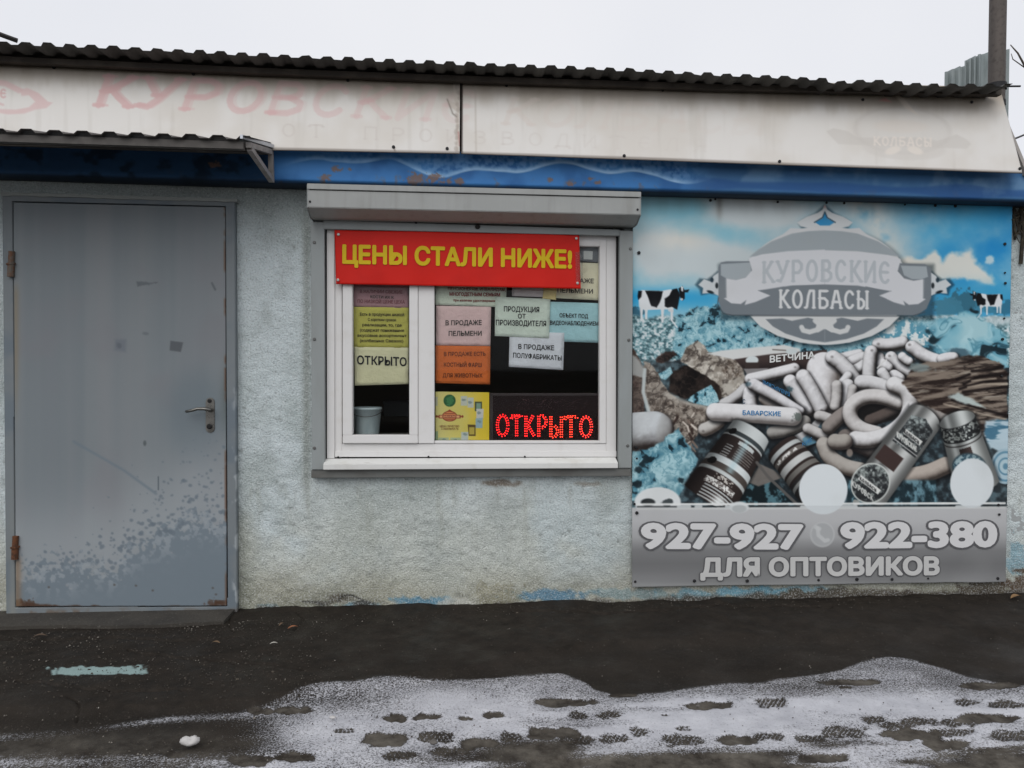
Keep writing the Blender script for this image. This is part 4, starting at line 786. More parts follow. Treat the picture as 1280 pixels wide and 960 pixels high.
    # coils
    cv.tube([(1144, 505), (1164, 512), (1184, 524)], 7, (150, 146, 142), (60, 56, 54)); cv.tube([(1030, 556), (1036, 572), (1056, 584), (1076, 588)], 10, (168, 164, 158), (72, 66, 62)); cv.tube([(1136, 596), (1160, 592), (1182, 582)], 11, (170, 162, 154), (70, 64, 60))
    cv.tube([(1036, 534), (1050, 520), (1064, 512)], 9, (140, 134, 130), (54, 50, 48)); cv.tube([(1058, 548), (1080, 556), (1100, 566)], 12, (120, 114, 110), (44, 40, 40))
    cv.ell(1098, 512, 32, 16, (34, 32, 32), 0, 2, .95); cv.tube([(1088, 526), (1108, 518), (1120, 512)], 8, (96, 88, 84), (36, 34, 34), sh=.2); 
    cv.tube([(1124, 503), (1100, 495), (1078, 496), (1062, 508), (1063, 525), (1076, 537), (1096, 542)], 9.5, (196, 194, 192), (60, 56, 54)); cv.tube([(1118, 481), (1134, 488), (1140, 506), (1133, 527), (1110, 545), (1084, 551), (1070, 549)], 10.5, (206, 206, 206), (56, 52, 50))
    cv.tube([(1044, 552), (1056, 552)], 10, (160, 156, 150), (66, 60, 58)); cv.ell(1062, 566, 4, 5, (130, 122, 116), 0, 1, .9)
    # smoked meat slab
    gr = lambda u, v: mixc(mixc(mixc(np.zeros(u.shape+(3,))+np.array((126, 117, 108)), (52, 43, 40), ss(.34, .68, fbm((u+v*.25)*.13, v+.12*u, 4.2, 5, 33))), (160, 156, 146), ss(.56, .84, fbm((u+v*.2)*.17, v+.12*u, 3.6, 5, 36))*.65), (30, 25, 24), (1-ss(0, .2, np.abs(fbm(u*.16, v+.1*u, 5, 4, 38)-.5)*2))*.6*ss(1175, 1215, u))
    cv.poly([(1128, 478), (1142, 458), (1160, 452), (1186, 452), (1196, 446), (1222, 444), (1252, 454), (1259, 466), (1261, 560), (1225, 545), (1190, 520), (1150, 505), (1136, 490)], gr, 1.2, 1, rough=2)
    for pts in ([(1205, 480), (1225, 470), (1260, 468)], [(1200, 486), (1230, 477), (1260, 476)], [(1215, 464), (1240, 462), (1254, 458)], [(1204, 490), (1235, 486), (1260, 484)], [(1196, 474), (1212, 468)], [(1190, 500), (1230, 512), (1260, 520)]): cv.line(pts, 1.7, (30, 24, 24), 1.4, .85)
    for pts in ([(1210, 484), (1230, 480), (1260, 480)], [(1180, 505), (1230, 518), (1258, 524)], [(1215, 476), (1245, 473)]): cv.line(pts, 1.0, (176, 166, 152), 1.2, .7)
    cv.poly([(1186, 496), (1198, 491), (1216, 500), (1232, 510), (1220, 508), (1200, 502)], (172, 184, 182), 2, .9, rough=2); cv.ell(1150, 460, 14, 5, (124, 136, 136), .1, 2, .8, rough=.6)
    cv.poly([(1232, 526), (1262, 524), (1262, 566), (1238, 560), (1230, 545)], lambda u, v: mixc(np.zeros(u.shape+(3,))+np.array((170, 190, 200)), (78, 116, 136), ss(.45, .6, fbm(u*.3, v, 6, 3, 44))), 2, .95, rough=2)
    # tin rings at the edge
    for r, c in ((22, (150, 172, 182)), (19, (92, 128, 148)), (16.5, (156, 178, 188)), (11, (86, 122, 142)), (9, (160, 182, 190)), (4, (96, 130, 148))): cv.ell(1257, 583, r*.85, r, c, 0, .8)
    # bottom left: cut roll, leaves, dome
    cv.tube([(788, 541), (818, 539)], 25, (182, 186, 188), (50, 44, 42), sh=.4); cv.ell(830, 541, 9, 22, (150, 150, 148), .05, 3, .5)
    cv.poly([(786, 566), (806, 562), (822, 556), (836, 545), (848, 534), (860, 556), (872, 574), (862, 596), (850, 620), (830, 628), (786, 626)], lambda u, v: lettuce(u, v, 17, 95, .9), 1.5, 1, rough=3)
    for x, y, r in ((798, 587, 4.5), (797, 605, 5), (851, 600, 3.5), (812, 575, 2.5)): cv.ell(x, y, r*1.2, r, (34, 48, 54), .2, 1.2, .9, rough=.5, rs=4)
    cv.ell(822, 628, 29, 19, (196, 200, 200), 0, 1); cv.ell(810, 628, 9, 5, (36, 40, 42), 0, 1, .9); cv.ell(834, 628, 8, 5, (60, 66, 68), 0, 1, .9, rough=.5)
    # bottom middle dark salad
    cv.poly([(915, 634), (935, 600), (965, 596), (1000, 634)], lambda u, v: mixc(np.zeros(u.shape+(3,))+np.array((28, 40, 44)), (86, 116, 124), ss(.54, .72, fbm(u, v, 7, 4, 47))), 1.5, .95)
    cv.poly([(936, 603), (950, 580), (968, 588), (978, 597), (948, 608)], (112, 108, 104), 1, .95); cv.poly([(1058, 634), (1060, 600), (1110, 600), (1170, 600), (1172, 634)], lambda u, v: mixc(np.zeros(u.shape+(3,))+np.array((40, 56, 62)), (110, 140, 150), ss(.42, .78, fbm(u*1.2, v*.7, 6, 5, 48))), 2, .9)
    # --- labelled rolls
    def roll(top, bot, r0, r1, stripes, shade, tex=None, curve=.16, ends=(.35, .25)):
        a = np.array(top, float); b_ = np.array(bot, float); d = b_-a; L = np.hypot(*d); d = d/L; nrm = np.array((-d[1], d[0])); e = max(r0, r1)+6
        w = cv.win(min(a[0], b_[0])-e, min(a[1], b_[1])-e, max(a[0], b_[0])+e, max(a[1], b_[1])+e); u, v = cv.U[w], cv.V[w]
        t = ((u-a[0])*d[0]+(v-a[1])*d[1])/L; rr = r0+(r1-r0)*np.clip(t, 0, 1); n = ((u-a[0])*nrm[0]+(v-a[1])*nrm[1])/rr
        bow = np.sqrt(np.clip(1-n*n, 0, 1)); lo = -ends[0]*bow*rr/L; hi = 1+ends[1]*bow*rr/L
        d_ = np.maximum(np.abs(n)-1, np.maximum(lo-t, t-hi)*L/rr)*rr; m = 1-ss(-.8, .8, d_)
        ts = t-curve*(bow-.5)*rr/L*1.2
        c = np.zeros(u.shape+(3,)); c[:] = stripes[0][2]
        for t0, t1, cc in stripes: c = mixc(c, cc, ss(t0-.008, t0+.008, ts)*(1-ss(t1-.008, t1+.008, ts)))
        if tex is not None: c = tex(c, ts, n, u, v)
        k = shade(n); c = c*k[..., None]
        cv.blend(w, .5*(1-ss(0, 5, d_)), (22, 24, 26)); cv.c[w] = cv.c[w]+(c-cv.c[w])*m[..., None]
    dk = (62, 54, 52); lt = (182, 187, 186)
    def tex1(c, t, n, u, v):
        txt = ss(.47, .53, fbm(u*1.0+v*.6, v*1.0-u*.6, 2.2, 2, 55)); s_ = np.exp(-((n+.12)/.16)**2)
        c = mixc(c, (150, 148, 144), ((t > .26) & (t < .44) & (n > -.75) & (n < .1))*ss(-.2, .6, np.sin(t*190))*.55); c = mixc(c, lt, ((t > .20) & (t < .25) & (n < .2) & (n > -.6))*.95); c = mixc(c, (204, 204, 200), ((t > .78) & (t < .86) & (n > -.7) & (n < .55))*(.35+.65*ss(.3, .45, txt)))
        c = mixc(c, (176, 172, 166), ((t > .70) & (t < .76) & (n > -.5) & (n < .3))*txt); c = mixc(c, lt, ((t > .88) & (n > -.9) & (n < .45))*ss(.0, .5, np.sin(t*150))*.9); c = mixc(c, (206, 210, 208), np.exp(-((n+.35)/.25)**2)*ss(.9, .98, t)*.9)
        c = mixc(c, lt, ((t > .30) & (t < .46) & (n > .3) & (n < .62))*ss(.1, .5, np.sin(t*170))*.75); c = mixc(c, (160, 186, 192), s_*.55*((t > .15) & (t < .62))); c = mixc(c, (26, 24, 24), ((np.hypot((n-.72)*.8, (t-.57)*2.6) < .13) | (np.hypot((n-.72)*.8, (t-.12)*2.6) < .12))*.95); return c
    roll((978, 560), (1024, 616), 22, 26, [(-1, 2, dk), (.02, .10, lt), (.14, .22, (120, 116, 112)), (.30, .42, (190, 192, 190)), (.47, .56, (120, 118, 114)), (.60, 1.2, (60, 58, 58)), (.66, .72, (150, 152, 150))], lambda n: .55+.5*np.clip(.8-n*.3-n*n*.5, 0, 1), lambda c, t, n, u, v: mixc(c, (208, 208, 204), ((t > .155) & (t < .205) & (n > -.6) & (n < .8))*ss(.45, .52, fbm(u, v, 2.2, 2, 58))), -.22)
    roll((938, 540), (886, 624), 26, 35.5, [(-1, 2, dk), (-.05, .10, lt), (.10, .15, (70, 76, 78)), (.15, .175, lt), (.47, .56, (196, 202, 202)), (.56, .64, (88, 82, 78)), (.64, .69, lt)], lambda n: .50+.55*np.clip(.95-(n+.25)**2*.75, 0, 1), tex1, -.22, (.30, .1))
    cv.line([(946, 578), (960, 596), (1000, 634)], 1.8, (96, 94, 92), .8, .95)
    def lab(cx, cy, rx, ry, ang, words):
        cv.ell(cx, cy, rx, ry, (180, 184, 180), ang, .7); cv.ell(cx, cy, rx-1.6, ry-1.6, lambda u, v: mixc(np.zeros(u.shape+(3,))+np.array((52, 54, 56)), (176, 184, 180), ss(.30, 1.0, fbm(u, v, 3.0, 3, 66)+.25*np.clip((cy-v)/ry, -1, 1))*.85), ang, .7)
        c, s_ = math.cos(ang), math.sin(ang); q = lambda x, y: (cx+x*c-y*s_, cy+x*s_+y*c)
        cv.poly([q(-rx*.66, -1), q(rx*.66, -1), q(rx*.66, 5.5), q(-rx*.66, 5.5)], (196, 198, 194), .7); a = q(-rx*.55, 4.4); e = q(rx*.55, 4.4); letters(cv, words, *a, *e, 3.6, .45, (50, 50, 52), .9, gap=.25, serif=False)
    metal = lambda n: .50+.52*np.exp(-((n+.30)/.42)**2)+.28*np.exp(-((n-.55)/.16)**2)
    roll((1155, 523), (1087, 614), 23.5, 25.5, [(-1, 2, (176, 178, 176))], metal, None, .2, (.55, .45))
    roll((1197, 526), (1222, 608), 23, 28, [(-1, 2, (180, 184, 182)), (.04, .27, (54, 56, 58)), (.31, .33, (90, 88, 88))], metal, lambda c, t, n, u, v: mixc(mixc(c, (180, 186, 182), ((t > .05) & (t < .25))*ss(.42, .68, fbm(u, v, 2.3, 3, 49))), (70, 58, 56), ((t > .36) & (t < .62) & (n > -.25) & (n < .35))*.95), .3, (.5, .3))
    an = math.atan2(616-524, 1086-1156)-math.pi/2
    c_, s_ = math.cos(an), math.sin(an); q = lambda x, y, o: (o[0]+x*c_-y*s_, o[1]+x*s_+y*c_)
    o1 = (1141, 545); cv.poly([q(-17, -20, o1), q(0, -27, o1), q(17, -20, o1), q(19, 20, o1), q(-17, 20, o1)], lambda u, v: mixc(np.zeros(u.shape+(3,))+np.array((50, 52, 54)), (176, 186, 184), ss(.32, 1.0, fbm(u, v, 3.0, 3, 67)+.2*np.clip((545-v)/20, -1, 1))*.8), .8); cv.poly([q(-12, -2, o1), q(14, -2, o1), q(14, 4.5, o1), q(-12, 4.5, o1)], (192, 194, 190), .7); letters(cv, 'КОЛБАСЫ', *q(-11, 3.6, o1), *q(13, 3.6, o1), 4.2, .5, (56, 56, 58), .9, gap=.22, serif=False)
    letters(cv, 'КУРОВСКИЕ', *q(-15, 13, o1), *q(17, 13, o1), 6.5, .7, (190, 192, 188), .9, gap=.22, serif=False); cv.line([q(-17, 17, o1), q(19, 17, o1)], .6, (190, 190, 188), .6, .8)
    o2 = (1111, 573); cv.poly([q(-15, -11, o2), q(15, -11, o2), q(15, 10, o2), q(-15, 10, o2)], (72, 60, 58), .8)
    lab(1088, 604, 24, 26, an, 'КОЛБАСЫ'); letters(cv, 'КУРОВСК', *q(-17, 16, (1088, 604)), *q(17, 16, (1088, 604)), 6, .7, (190, 192, 188), .9, gap=.2, serif=False); cv.ell(1070, 628, 4, 4, (150, 150, 146), 0, 1, .9, rough=.5, rs=3)
    cv.ell(1212, 584, 22, 18, (60, 74, 80), .2, 1, .9); cv.ell(1212, 584, 20, 16, lambda u, v: mixc(np.zeros(u.shape+(3,))+np.array((150, 168, 172)), (60, 84, 96), ss(.4, .65, fbm(u, v, 2.6, 3, 69))), .2, 1, .9)
    cv.ell(1215, 604, 27, 30, (194, 200, 202), .1, .8); cv.ell(1029, 612, 30, 32, (196, 202, 204), 0, .8); cv.ell(1032, 640, 18, 8, (196, 202, 204), 0, 2)
    # --- small cows
    def cow(x, y, s, f):
        q = lambda pts: [(x+f*a*s, y+b_*s) for a, b_ in pts]; wh = (196, 200, 202); bk = (26, 28, 32)
        cv.poly(q([(-26, -14), (-22, -17), (4, -16), (16, -18), (24, -12), (22, 2), (16, 8), (4, 8), (-18, 9), (-25, 4)]), wh, .6)
        for a, l_ in ((-22, 22), (-16, 21), (5, 25), (17, 22)): cv.poly(q([(a-2.3, 4), (a+2.8, 4), (a+1.7, l_*.6), (a+1.6, l_), (a-1.2, l_), (a-1.3, l_*.6)]), wh, .6)
        cv.line(q([(17, 22), (24, 31)]), .9*s, wh, .6); cv.poly(q([(-17, -16), (6, -15.5), (3, -4), (-2, 6), (-9, 4), (-12, -4)]), bk, .8, rough=.6)
        cv.poly(q([(8, 4), (8, -6), (14, -10), (18, -18), (24, -19), (28, -10), (26, 0), (24, 8), (17, 5), (12, 6)]), bk, .7, rough=.6); cv.poly(q([(26, -19), (31, -22), (34, -16), (34, -6), (31, -3), (28, -8)]), bk, .6); cv.poly(q([(29, -22), (32, -21), (31.5, -15), (29.5, -16)]), wh, .6); cv.ell(x+f*30*s, y-5*s, 1.8*s, 1.5*s, (180, 184, 186), 0, .6); cv.poly(q([(34, -17), (40, -18), (38, -14), (34, -14)]), bk, .6); cv.poly(q([(23, -18), (19, -17), (22, -14), (26, -15)]), bk, .6)
        cv.poly(q([(-26, -16), (-21, -16), (-22, -8), (-26, -4), (-27, -9)]), bk, .6); cv.line(q([(14, 9), (18, 10)]), 1.5*s, (190, 190, 192), .8)
    cow(823, 379, .97, 1); cow(1237, 378, .62, -1)
    # --- emblem
    lg, md, dg_ = (192, 194, 197), (150, 158, 162), (110, 117, 122)
    mir = lambda pts, c=1031: pts+[(2*c-a, b_) for a, b_ in pts[::-1]]
    shd = [(898, 334), (905, 330), (937, 328), (960, 306), (1000, 289), (1031, 285)]
    cv.ell(1034, 361, 106, 75, (30, 42, 48), 0, 5, .7); cv.poly([(900, 332), (1166, 332), (1166, 398), (902, 398)], (30, 42, 48), 4, .55, grow=2)
    cv.poly(mir([(1003, 284), (1000, 279), (1006, 275), (1020, 268), (1031, 258)]), (30, 50, 62), 2.5, .6, grow=2)
    cv.poly(mir([(1010, 285), (1001, 283), (996, 278), (1008, 271), (1022, 266), (1028, 262), (1031, 256)]), (186, 190, 191), .8); cv.poly(mir([(1019, 278), (1028, 273), (1031, 266)])+[(1037, 282), (1025, 282)], (58, 130, 172), .7); cv.line([(1018, 278), (1028, 272), (1031, 265), (1034, 272), (1044, 278)], .8, (40, 66, 80), .6, .8); cv.poly([(1029, 260), (1031, 255), (1033, 260)], (190, 160, 158), .8, .8)
    cv.ell(1031, 357, 104.5, 74, (188, 190, 190), 0, .8); cv.poly(mir([(950, 312), (975, 296), (988, 285), (1005, 286), (1031, 284)]), (188, 190, 191), 1)
    cv.poly(mir([(937, 321), (948, 312), (964, 302), (990, 292), (1010, 289), (1031, 288)])+[(1110, 319), (1070, 314), (1031, 313), (985, 315), (950, 320)], (146, 154, 158), .8)
    for f_ in (1, -1):
        q = lambda pts: [(1031+f_*(a-1031), b_) for a, b_ in pts]
        cv.poly(q([(897, 368), (887, 366), (877, 368), (875, 361), (870, 356), (875, 349), (884, 350), (890, 346), (897, 340)]), (30, 48, 58), 2, .6, grow=1); cv.poly(q([(899, 370), (890, 366), (878, 367), (879, 360), (873, 356), (880, 349), (888, 352), (892, 345), (899, 340)]), (182, 187, 189), .8); cv.ell(1031+f_*(890-1031), 350, 2.2, 3, (44, 60, 70), 0, .7); cv.ell(1031+f_*(896-1031), 357, 2.0, 3.6, (40, 46, 50), 0, .7); cv.ell(1031+f_*(888-1031), 365, 4.5, 1.8, (36, 46, 52), f_*.3, .7)
    cv.poly([(898, 334), (901, 328), (908, 326.5), (937, 326.5), (1125, 329), (1156, 330), (1164, 335), (1164, 372), (1158, 386), (1146, 394), (910, 394), (902, 388), (898, 376)], dg_, .8); cv.line([(898, 372), (897, 380), (904, 392), (916, 394), (1140, 395), (1156, 390)], .7, (70, 76, 80), .6, .7)
    cv.poly([(901, 330), (938, 328), (939, 340), (932, 347), (920, 350), (908, 348), (901, 344)], md, .8); cv.poly([(1126, 332), (1158, 333), (1160, 346), (1152, 349), (1140, 349), (1130, 344)], md, .8)
    for f_ in (1, -1):
        q = lambda pts: [(1031+f_*(a-1031), b_+(0 if f_ > 0 else 1)) for a, b_ in pts]
        cv.poly(q([(908, 348), (920, 350), (932, 347), (940, 338), (936, 323), (952, 318), (985, 314), (1031, 312), (1031, 356), (990, 357), (948, 363), (962, 369), (945, 377), (931, 381), (933, 375), (926, 380), (914, 379), (905, 373), (908, 372)]), lg, .8); cv.line(q([(948, 363), (962, 369), (945, 377), (931, 381)]), .5, (120, 126, 130), .6, .7)
        cv.line(q([(907, 349), (908, 372)]), .8, (146, 152, 156), .6, .6)
    cv.poly([(949, 363.5), (990, 357), (1031, 355.5), (1072, 357), (1113, 364.5), (1098, 390), (965, 390), (963, 369)], dg_, .8)
    for f_ in (1, -1):
        q = lambda pts: [(1031+f_*(a-1031), b_) for a, b_ in pts]
        cv.poly(q([(962, 369), (950, 364), (980, 358), (985, 368)]), dg_, .7); cv.poly(q([(950, 364.5), (963, 369.5), (944, 377.5), (931, 381), (934, 374), (936, 364)]), lg, .7)
    letters(cv, 'КУРОВСКИЕ', 953, 353, 1117, 354, 25, 1.9, (166, 172, 176), .95, bend=2.5, gap=.2); letters(cv, 'КОЛБАСЫ', 974, 384, 1088, 385.5, 21, 1.65, (198, 200, 200), 1, gap=.2)
    # lower crescent with two curls
    cv.poly(mir([(938, 395), (944, 395), (1031, 395)])+[(1124, 396), (1112, 408), (1090, 420), (1062, 428), (1031, 431), (1000, 428), (972, 420), (950, 408)], (190, 192, 191), .8)
    for f_ in (1, -1):
        q = lambda pts: [(1031+f_*(a-1031), b_) for a, b_ in pts]
        cv.poly(q([(957, 399), (978, 398), (990, 401), (1010, 397), (1022, 400), (1028, 408), (1031, 412), (1031, 428), (1004, 424), (982, 417), (966, 408)]), dg_, .8)
        cv.line(q([(1002, 409), (1004, 413), (1012, 415), (1022, 412), (1024, 405), (1019, 401)]), 3.0, (190, 192, 191), .8); cv.line(q([(1022, 412), (1031, 407)]), 3.4, (190, 192, 191), .8); cv.line(q([(1013, 404), (1016, 407)]), 2.4, dg_, .8)
    cv.line([(938, 395), (1124, 395.5)], .6, (84, 90, 94), .6, .7)
    # --- bottom panel with gradient
    pn = np.clip((V-634)/98, 0, 1); g = np.interp(pn, [0, .18, .38, .55, .72, 1.0], [176, 172, 156, 118, 108, 122]); pc = np.stack([g, g*1.005, g*1.01], -1)
    m = ss(-.8, .8, V-np.interp(U, [790, 1258], [634.5, 633])); cv.c = cv.c+(pc-cv.c)*m[..., None]
    dl = lambda y: [(797, y), (1256, y-1.5)]
    cv.line(dl(630.5), 1.3, (206, 208, 206), .6, .95); cv.line(dl(633.5), 1.0, (46, 50, 52), .6, .8); cv.line(dl(636), 1.2, (192, 194, 192), .6, .9)
    for a, b_ in ((848, 862), (908, 914), (1002, 1070), (1196, 1224), (870, 876)): cv.line([(a, 633.5), (b_, 633.2)], 2.0, (188, 192, 192), .8, .95)
    cv.ell(1029, 612, 30, 31, (196, 202, 204), 0, .8); cv.ell(1215, 604, 27, 31, (194, 200, 202), .1, .8); cv.ell(924, 634, 12, 7, (196, 200, 200), 0, 1); cv.ell(924, 636, 9, 5, (170, 174, 174), 0, 1)
    cv.c = mixc(cv.c, (150, 152, 150), np.exp(-((V-732)/4)**2)*.35)
    cv.ell(1028, 668, 15.5, 16, (176, 178, 178), 0, .8, .8); cv.ell(1028, 668, 13.5, 14, (158, 160, 161), 0, .8, .9); cv.line([(1022, 660), (1023, 669), (1031, 676), (1035, 675)], 2.4, (184, 186, 186), .9, .8); cv.line([(1020, 659), (1024, 661)], 2.6, (184, 186, 186), .9, .8)
    # the print's own tonal range: deeper darks
    m_ = (V < 632)[..., None]*(1-np.exp(-(((U-1031)/150)**2+((V-356)/80)**2)**3))[..., None]; q_ = cv.c/255.0; cv.c = cv.c+(255*np.clip(q_+.30*(q_-.48)*(q_*(1-q_))*3.2, 0, 1)-cv.c)*m_
    # dirt, creases, weathered print
    cv.c = mixc(cv.c, (150, 152, 148), ss(.55, .75, fbm(U, V, 90, 4, 99))*.12); cv.c = mixc(cv.c, (90, 92, 88), (1-ss(236, 275, V+20*(fbm(U, V*.2, 12, 3, 98)-.5)))*.28); cv.c = mixc(cv.c, (70, 62, 54), np.exp(-((U-899)/4)**2)*(1-ss(252, 285, V))*.4)
    q = [(791, 236), (1265.5, 249), (1257, 727), (790, 733.5)]
    po = painted('advertising_poster', cv, q, pm('printed vinyl', attr=True, rough=.6, bump=[(7, .05, .01)], spec=.10), 560, 590, None, y=PY, disp=poster_disp, thick=.002, gain=1.18)
    tag(po, 'large weathered vinyl poster of sausages and cows on the kiosk wall', 'poster')
    wt = pm('print white', alb((194, 194, 194)), .6, spec=.1); gy = pm('print grey', alb((88, 88, 90)), .6, spec=.1); bl = pm('print blue', alb((44, 112, 160)), .5); lt_ = pm('print pale', alb((196, 198, 196)), .5)
    for s_, a, e, cap in (('927-927', (804, 684.2), (1001.5, 685.2), 30.5), ('922-380', (1053, 684), (1244, 682), 31), ):
        T(s_, a, e, cap, gy, po, PY-.003, .098, poster_disp); T(s_, a, e, cap, wt, po, PY-.0055, .048, poster_disp)
    T('ДЛЯ ОПТОВИКОВ', (877, 719.8), (1173, 717.5), 21.5, gy, po, PY-.003, .092, poster_disp); T('ДЛЯ ОПТОВИКОВ', (877, 719.8), (1173, 717.5), 21.5, pm('print silver', alb((178, 178, 176)), .6, spec=.1), po, PY-.0055, .050, poster_disp)
    T('ВЕТЧИНА', (962.5, 453), (1018, 447.5), 8.2, lt_, po, PY-.004, .035); T('БАВАРСКИЕ', (928.5, 518.5), (976, 520), 5.6, bl, po, PY-.004, .02); T('БАВАРСКИЕ', (987, 490.5), (953, 474.5), -5.0, bl, po, PY-.004, .0)
    T('С', (926.5+2, 504.5), (931.5, 504.5), 5.5, pm('print slate', alb((60, 84, 104)), .5), po, PY-.004, .02); T('КИЕ', (1003, 558), (1015, 551.5), 5, bl, po, PY-.004, .0)
    sc = [(888, 250.5), (894, 249), (972, 252.5), (1033, 253.5), (1055, 254), (1131, 256), (1169, 257), (1194, 257.5), (1256, 305), (1256, 341), (1256.5, 354), (1255, 398), (1253, 424), (1252, 470), (798.5, 316), (795, 559), (796, 573), (793, 630), (796, 641), (1248, 631), (1249, 643), (794, 727), (868, 726), (934, 726), (1023, 725), (1071, 724), (1115, 724), (1160, 723), (1247, 723)]
    ms = None
    for u, v in sc:
        c = P(u, v, PY-.003)
        if ms is None:
            first = MB().disc((0, 0, 0), .0085, .006, 12).build('screw', M_screw, None); ms = first.data; bpy.data.objects.remove(first)
        so_ = bpy.data.objects.new('screw', ms); COL.objects.link(so_); so_.parent = po; so_.location = c; r_ = random.uniform(.6, 1.15); so_.scale = (r_, 1, r_)
poster()

# ================================================================== WINDOW NOTICES
PAPER = {}
def paper_mat(rgb, g=1.0):
    g = g*1.02; rgb_ = rgb; return pm('paper %d %d %d' % rgb, alb(rgb_, GAIN*g), .8, bump=[(26, .7, .012), (9, .5, .02)], var=dict(scale=11, col=tuple(x*.80 for x in alb(rgb_, GAIN*g)), lo=.45, hi=.75, amt=.55))
INK = pm('ink black', (.02, .02, .022), .8); INK2 = pm('ink faded', (.06, .055, .05), .8); INKR = pm('ink red', (.27, .06, .05), .8); INKO = pm('ink on orange', (.20, .055, .02), .8); INKP = pm('ink on pink', (.22, .07, .08), .8); INKY = pm('ink on yellow', (.09, .08, .02), .8)
def notice(quad, rgb, y, label, lines, name='paper_notice', g=1.0, cat='notice'):
    q = np.array(quad, float); n = 12; s, t = np.meshgrid(np.linspace(0, 1, n), np.linspace(0, 1, n)); s = s[..., None]; t = t[..., None]
    UV = (q[0]*(1-s)+q[1]*s)*(1-t)+(q[3]*(1-s)+q[2]*s)*t; X = unp(UV[..., 0], UV[..., 1], y); X[..., 1] += .0010*np.sin(3*s[..., 0]*math.pi+t[..., 0]*4)
    o = raw_mesh(name, X.reshape(-1, 3), grid_quads(n, n), None, paper_mat(rgb, g)); md = o.modifiers.new('thickness', 'SOLIDIFY'); md.thickness = .0006
    tag(o, label, cat, 'paper notices taped inside the window')
    for (txt, a, e, cap, m, bold) in lines: T(txt, a, e, cap, m, o, y-.0026, max(0, bold)+.022)
    return o
notice([(441, 345), (513, 347), (513, 385.5), (441, 383)], (156, 120, 126), .026, 'dusky pink notice with faint burgundy lettering, topmost in the narrow sash', [('КОСТИ ИХ К', (463, 372.5), (492, 373.5), 3.4, INK2, 0), ('ПО НИЗКОЙ ЦЕНЕ ЦЕХА', (447, 378.5), (506, 379.5), 4.2, INKP, 0), ('В НАЛИЧИИ СВЕЖИЕ', (450, 366), (503, 367), 4, INKP, 0)])
notice([(442, 383.5), (512, 384.5), (512, 435), (442, 434)], (178, 172, 84), .0245, 'yellow notice with six lines of small type above the cream sheet', [(t_, (a, 394.5+i*6.6), (e, 395+i*6.6), 3.7, INKY, .008) for i, (t_, a, e) in enumerate([('Есть в продукции низкой', 450, 505), ('С коротким сроком', 460, 495), ('реализации, то, где', 453, 502), ('(содержат пониженные', 450, 505), ('вкусовые ассортимент', 447, 508), ('(колбасных Свежих)', 450, 504)])])
notice([(443, 433.5), (512, 434.5), (511.5, 480), (443.5, 482)], (204, 200, 168), .023, 'cream sheet with the word ОТКРЫТО in plain letters above the bucket', [('ОТКРЫТО', (446.5, 455), (508, 457.5), 10.5, INK, .006)])
notice([(543, 345), (634, 348), (632, 384), (543, 381)], (196, 204, 190), .0275, 'pale greenish sheet with lines of red type just under the red banner', [('ПЕНСИОНЕРАМ, ИНВАЛИДАМ,', (560, 362.5), (632, 364), 3.6, INKR, .0), ('МНОГОДЕТНЫМ СЕМЬЯМ', (562, 369.5), (625, 370.5), 4.2, INKR, .02), ('при наличии удостоверения', (567, 376.5), (619, 377.5), 2.9, INKR, .01)])
notice([(545, 382), (614, 383.5), (613, 432.5), (545, 431.5)], (206, 178, 178), .0245, 'rose pink notice reading В ПРОДАЖЕ ПЕЛЬМЕНИ above the orange one', [('В ПРОДАЖЕ', (557, 406.5), (602, 406), 6, INK2, .0), ('ПЕЛЬМЕНИ', (561, 419.8), (602, 419.5), 6, INK2, .0)])
notice([(544, 431.8), (613, 432.8), (612.5, 480.5), (544, 478.8)], (200, 104, 48), .023, 'bright orange notice about meat for animals, below the rose pink one', [('В ПРОДАЖЕ ЕСТЬ', (555, 445), (607, 444.6), 5, INKO, -.004), ('КОСТНЫЙ ФАРШ', (555, 458.2), (602, 458.6), 5, INKO, .006), ('ДЛЯ ЖИВОТНЫХ', (553.5, 471.5), (603, 471.8), 5, INKO, .006)])
notice([(640, 345), (690, 348), (690, 372), (640, 370)], (200, 190, 192), .029, 'blank whitish paper corner peeping out under the red banner', [])
notice([(680, 358), (696, 359), (695, 375), (678, 373)], (214, 196, 140), .0215, 'small yellowed strip of tape below the red banner', [], 'tape_strip', cat='tape')
notice([(684, 327), (750, 329), (749, 375.5), (684, 372)], (214, 208, 184), .0275, 'ivory notice half hidden by the right end of the red banner', [('В ПРОДАЖЕ', (694, 353), (742, 354), 5.6, INK2, .0), ('ПЕЛЬМЕНИ', (697, 365.5), (741, 367), 5.6, INK2, .0)])
notice([(686, 377), (750, 379), (749.5, 428.5), (686, 426.5)], (158, 196, 204), .0275, 'pale blue notice about video surveillance in the top right of the window', [('ОБЪЕКТ ПОД', (699.5, 396.5), (735, 397.8), 5, INK, .0), ('ВИДЕОНАБЛЮДЕНИЕМ', (687.5, 405.8), (748, 407), 5, INK, .006)])
notice([(619, 371), (688, 373.5), (686.5, 423), (618.5, 420)], (198, 208, 198), .0235, 'pale mint notice naming the producer, in the middle of the wide pane', [('ПРОДУКЦИЯ', (630, 389.2), (674, 390.2), 6.4, INK, .0), ('ОТ', (647.5, 397.8), (657, 398), 5.6, INK, .0), ('ПРОИЗВОДИТЕЛЯ', (620, 406.3), (682.5, 407.8), 6.6, INK, .0)])
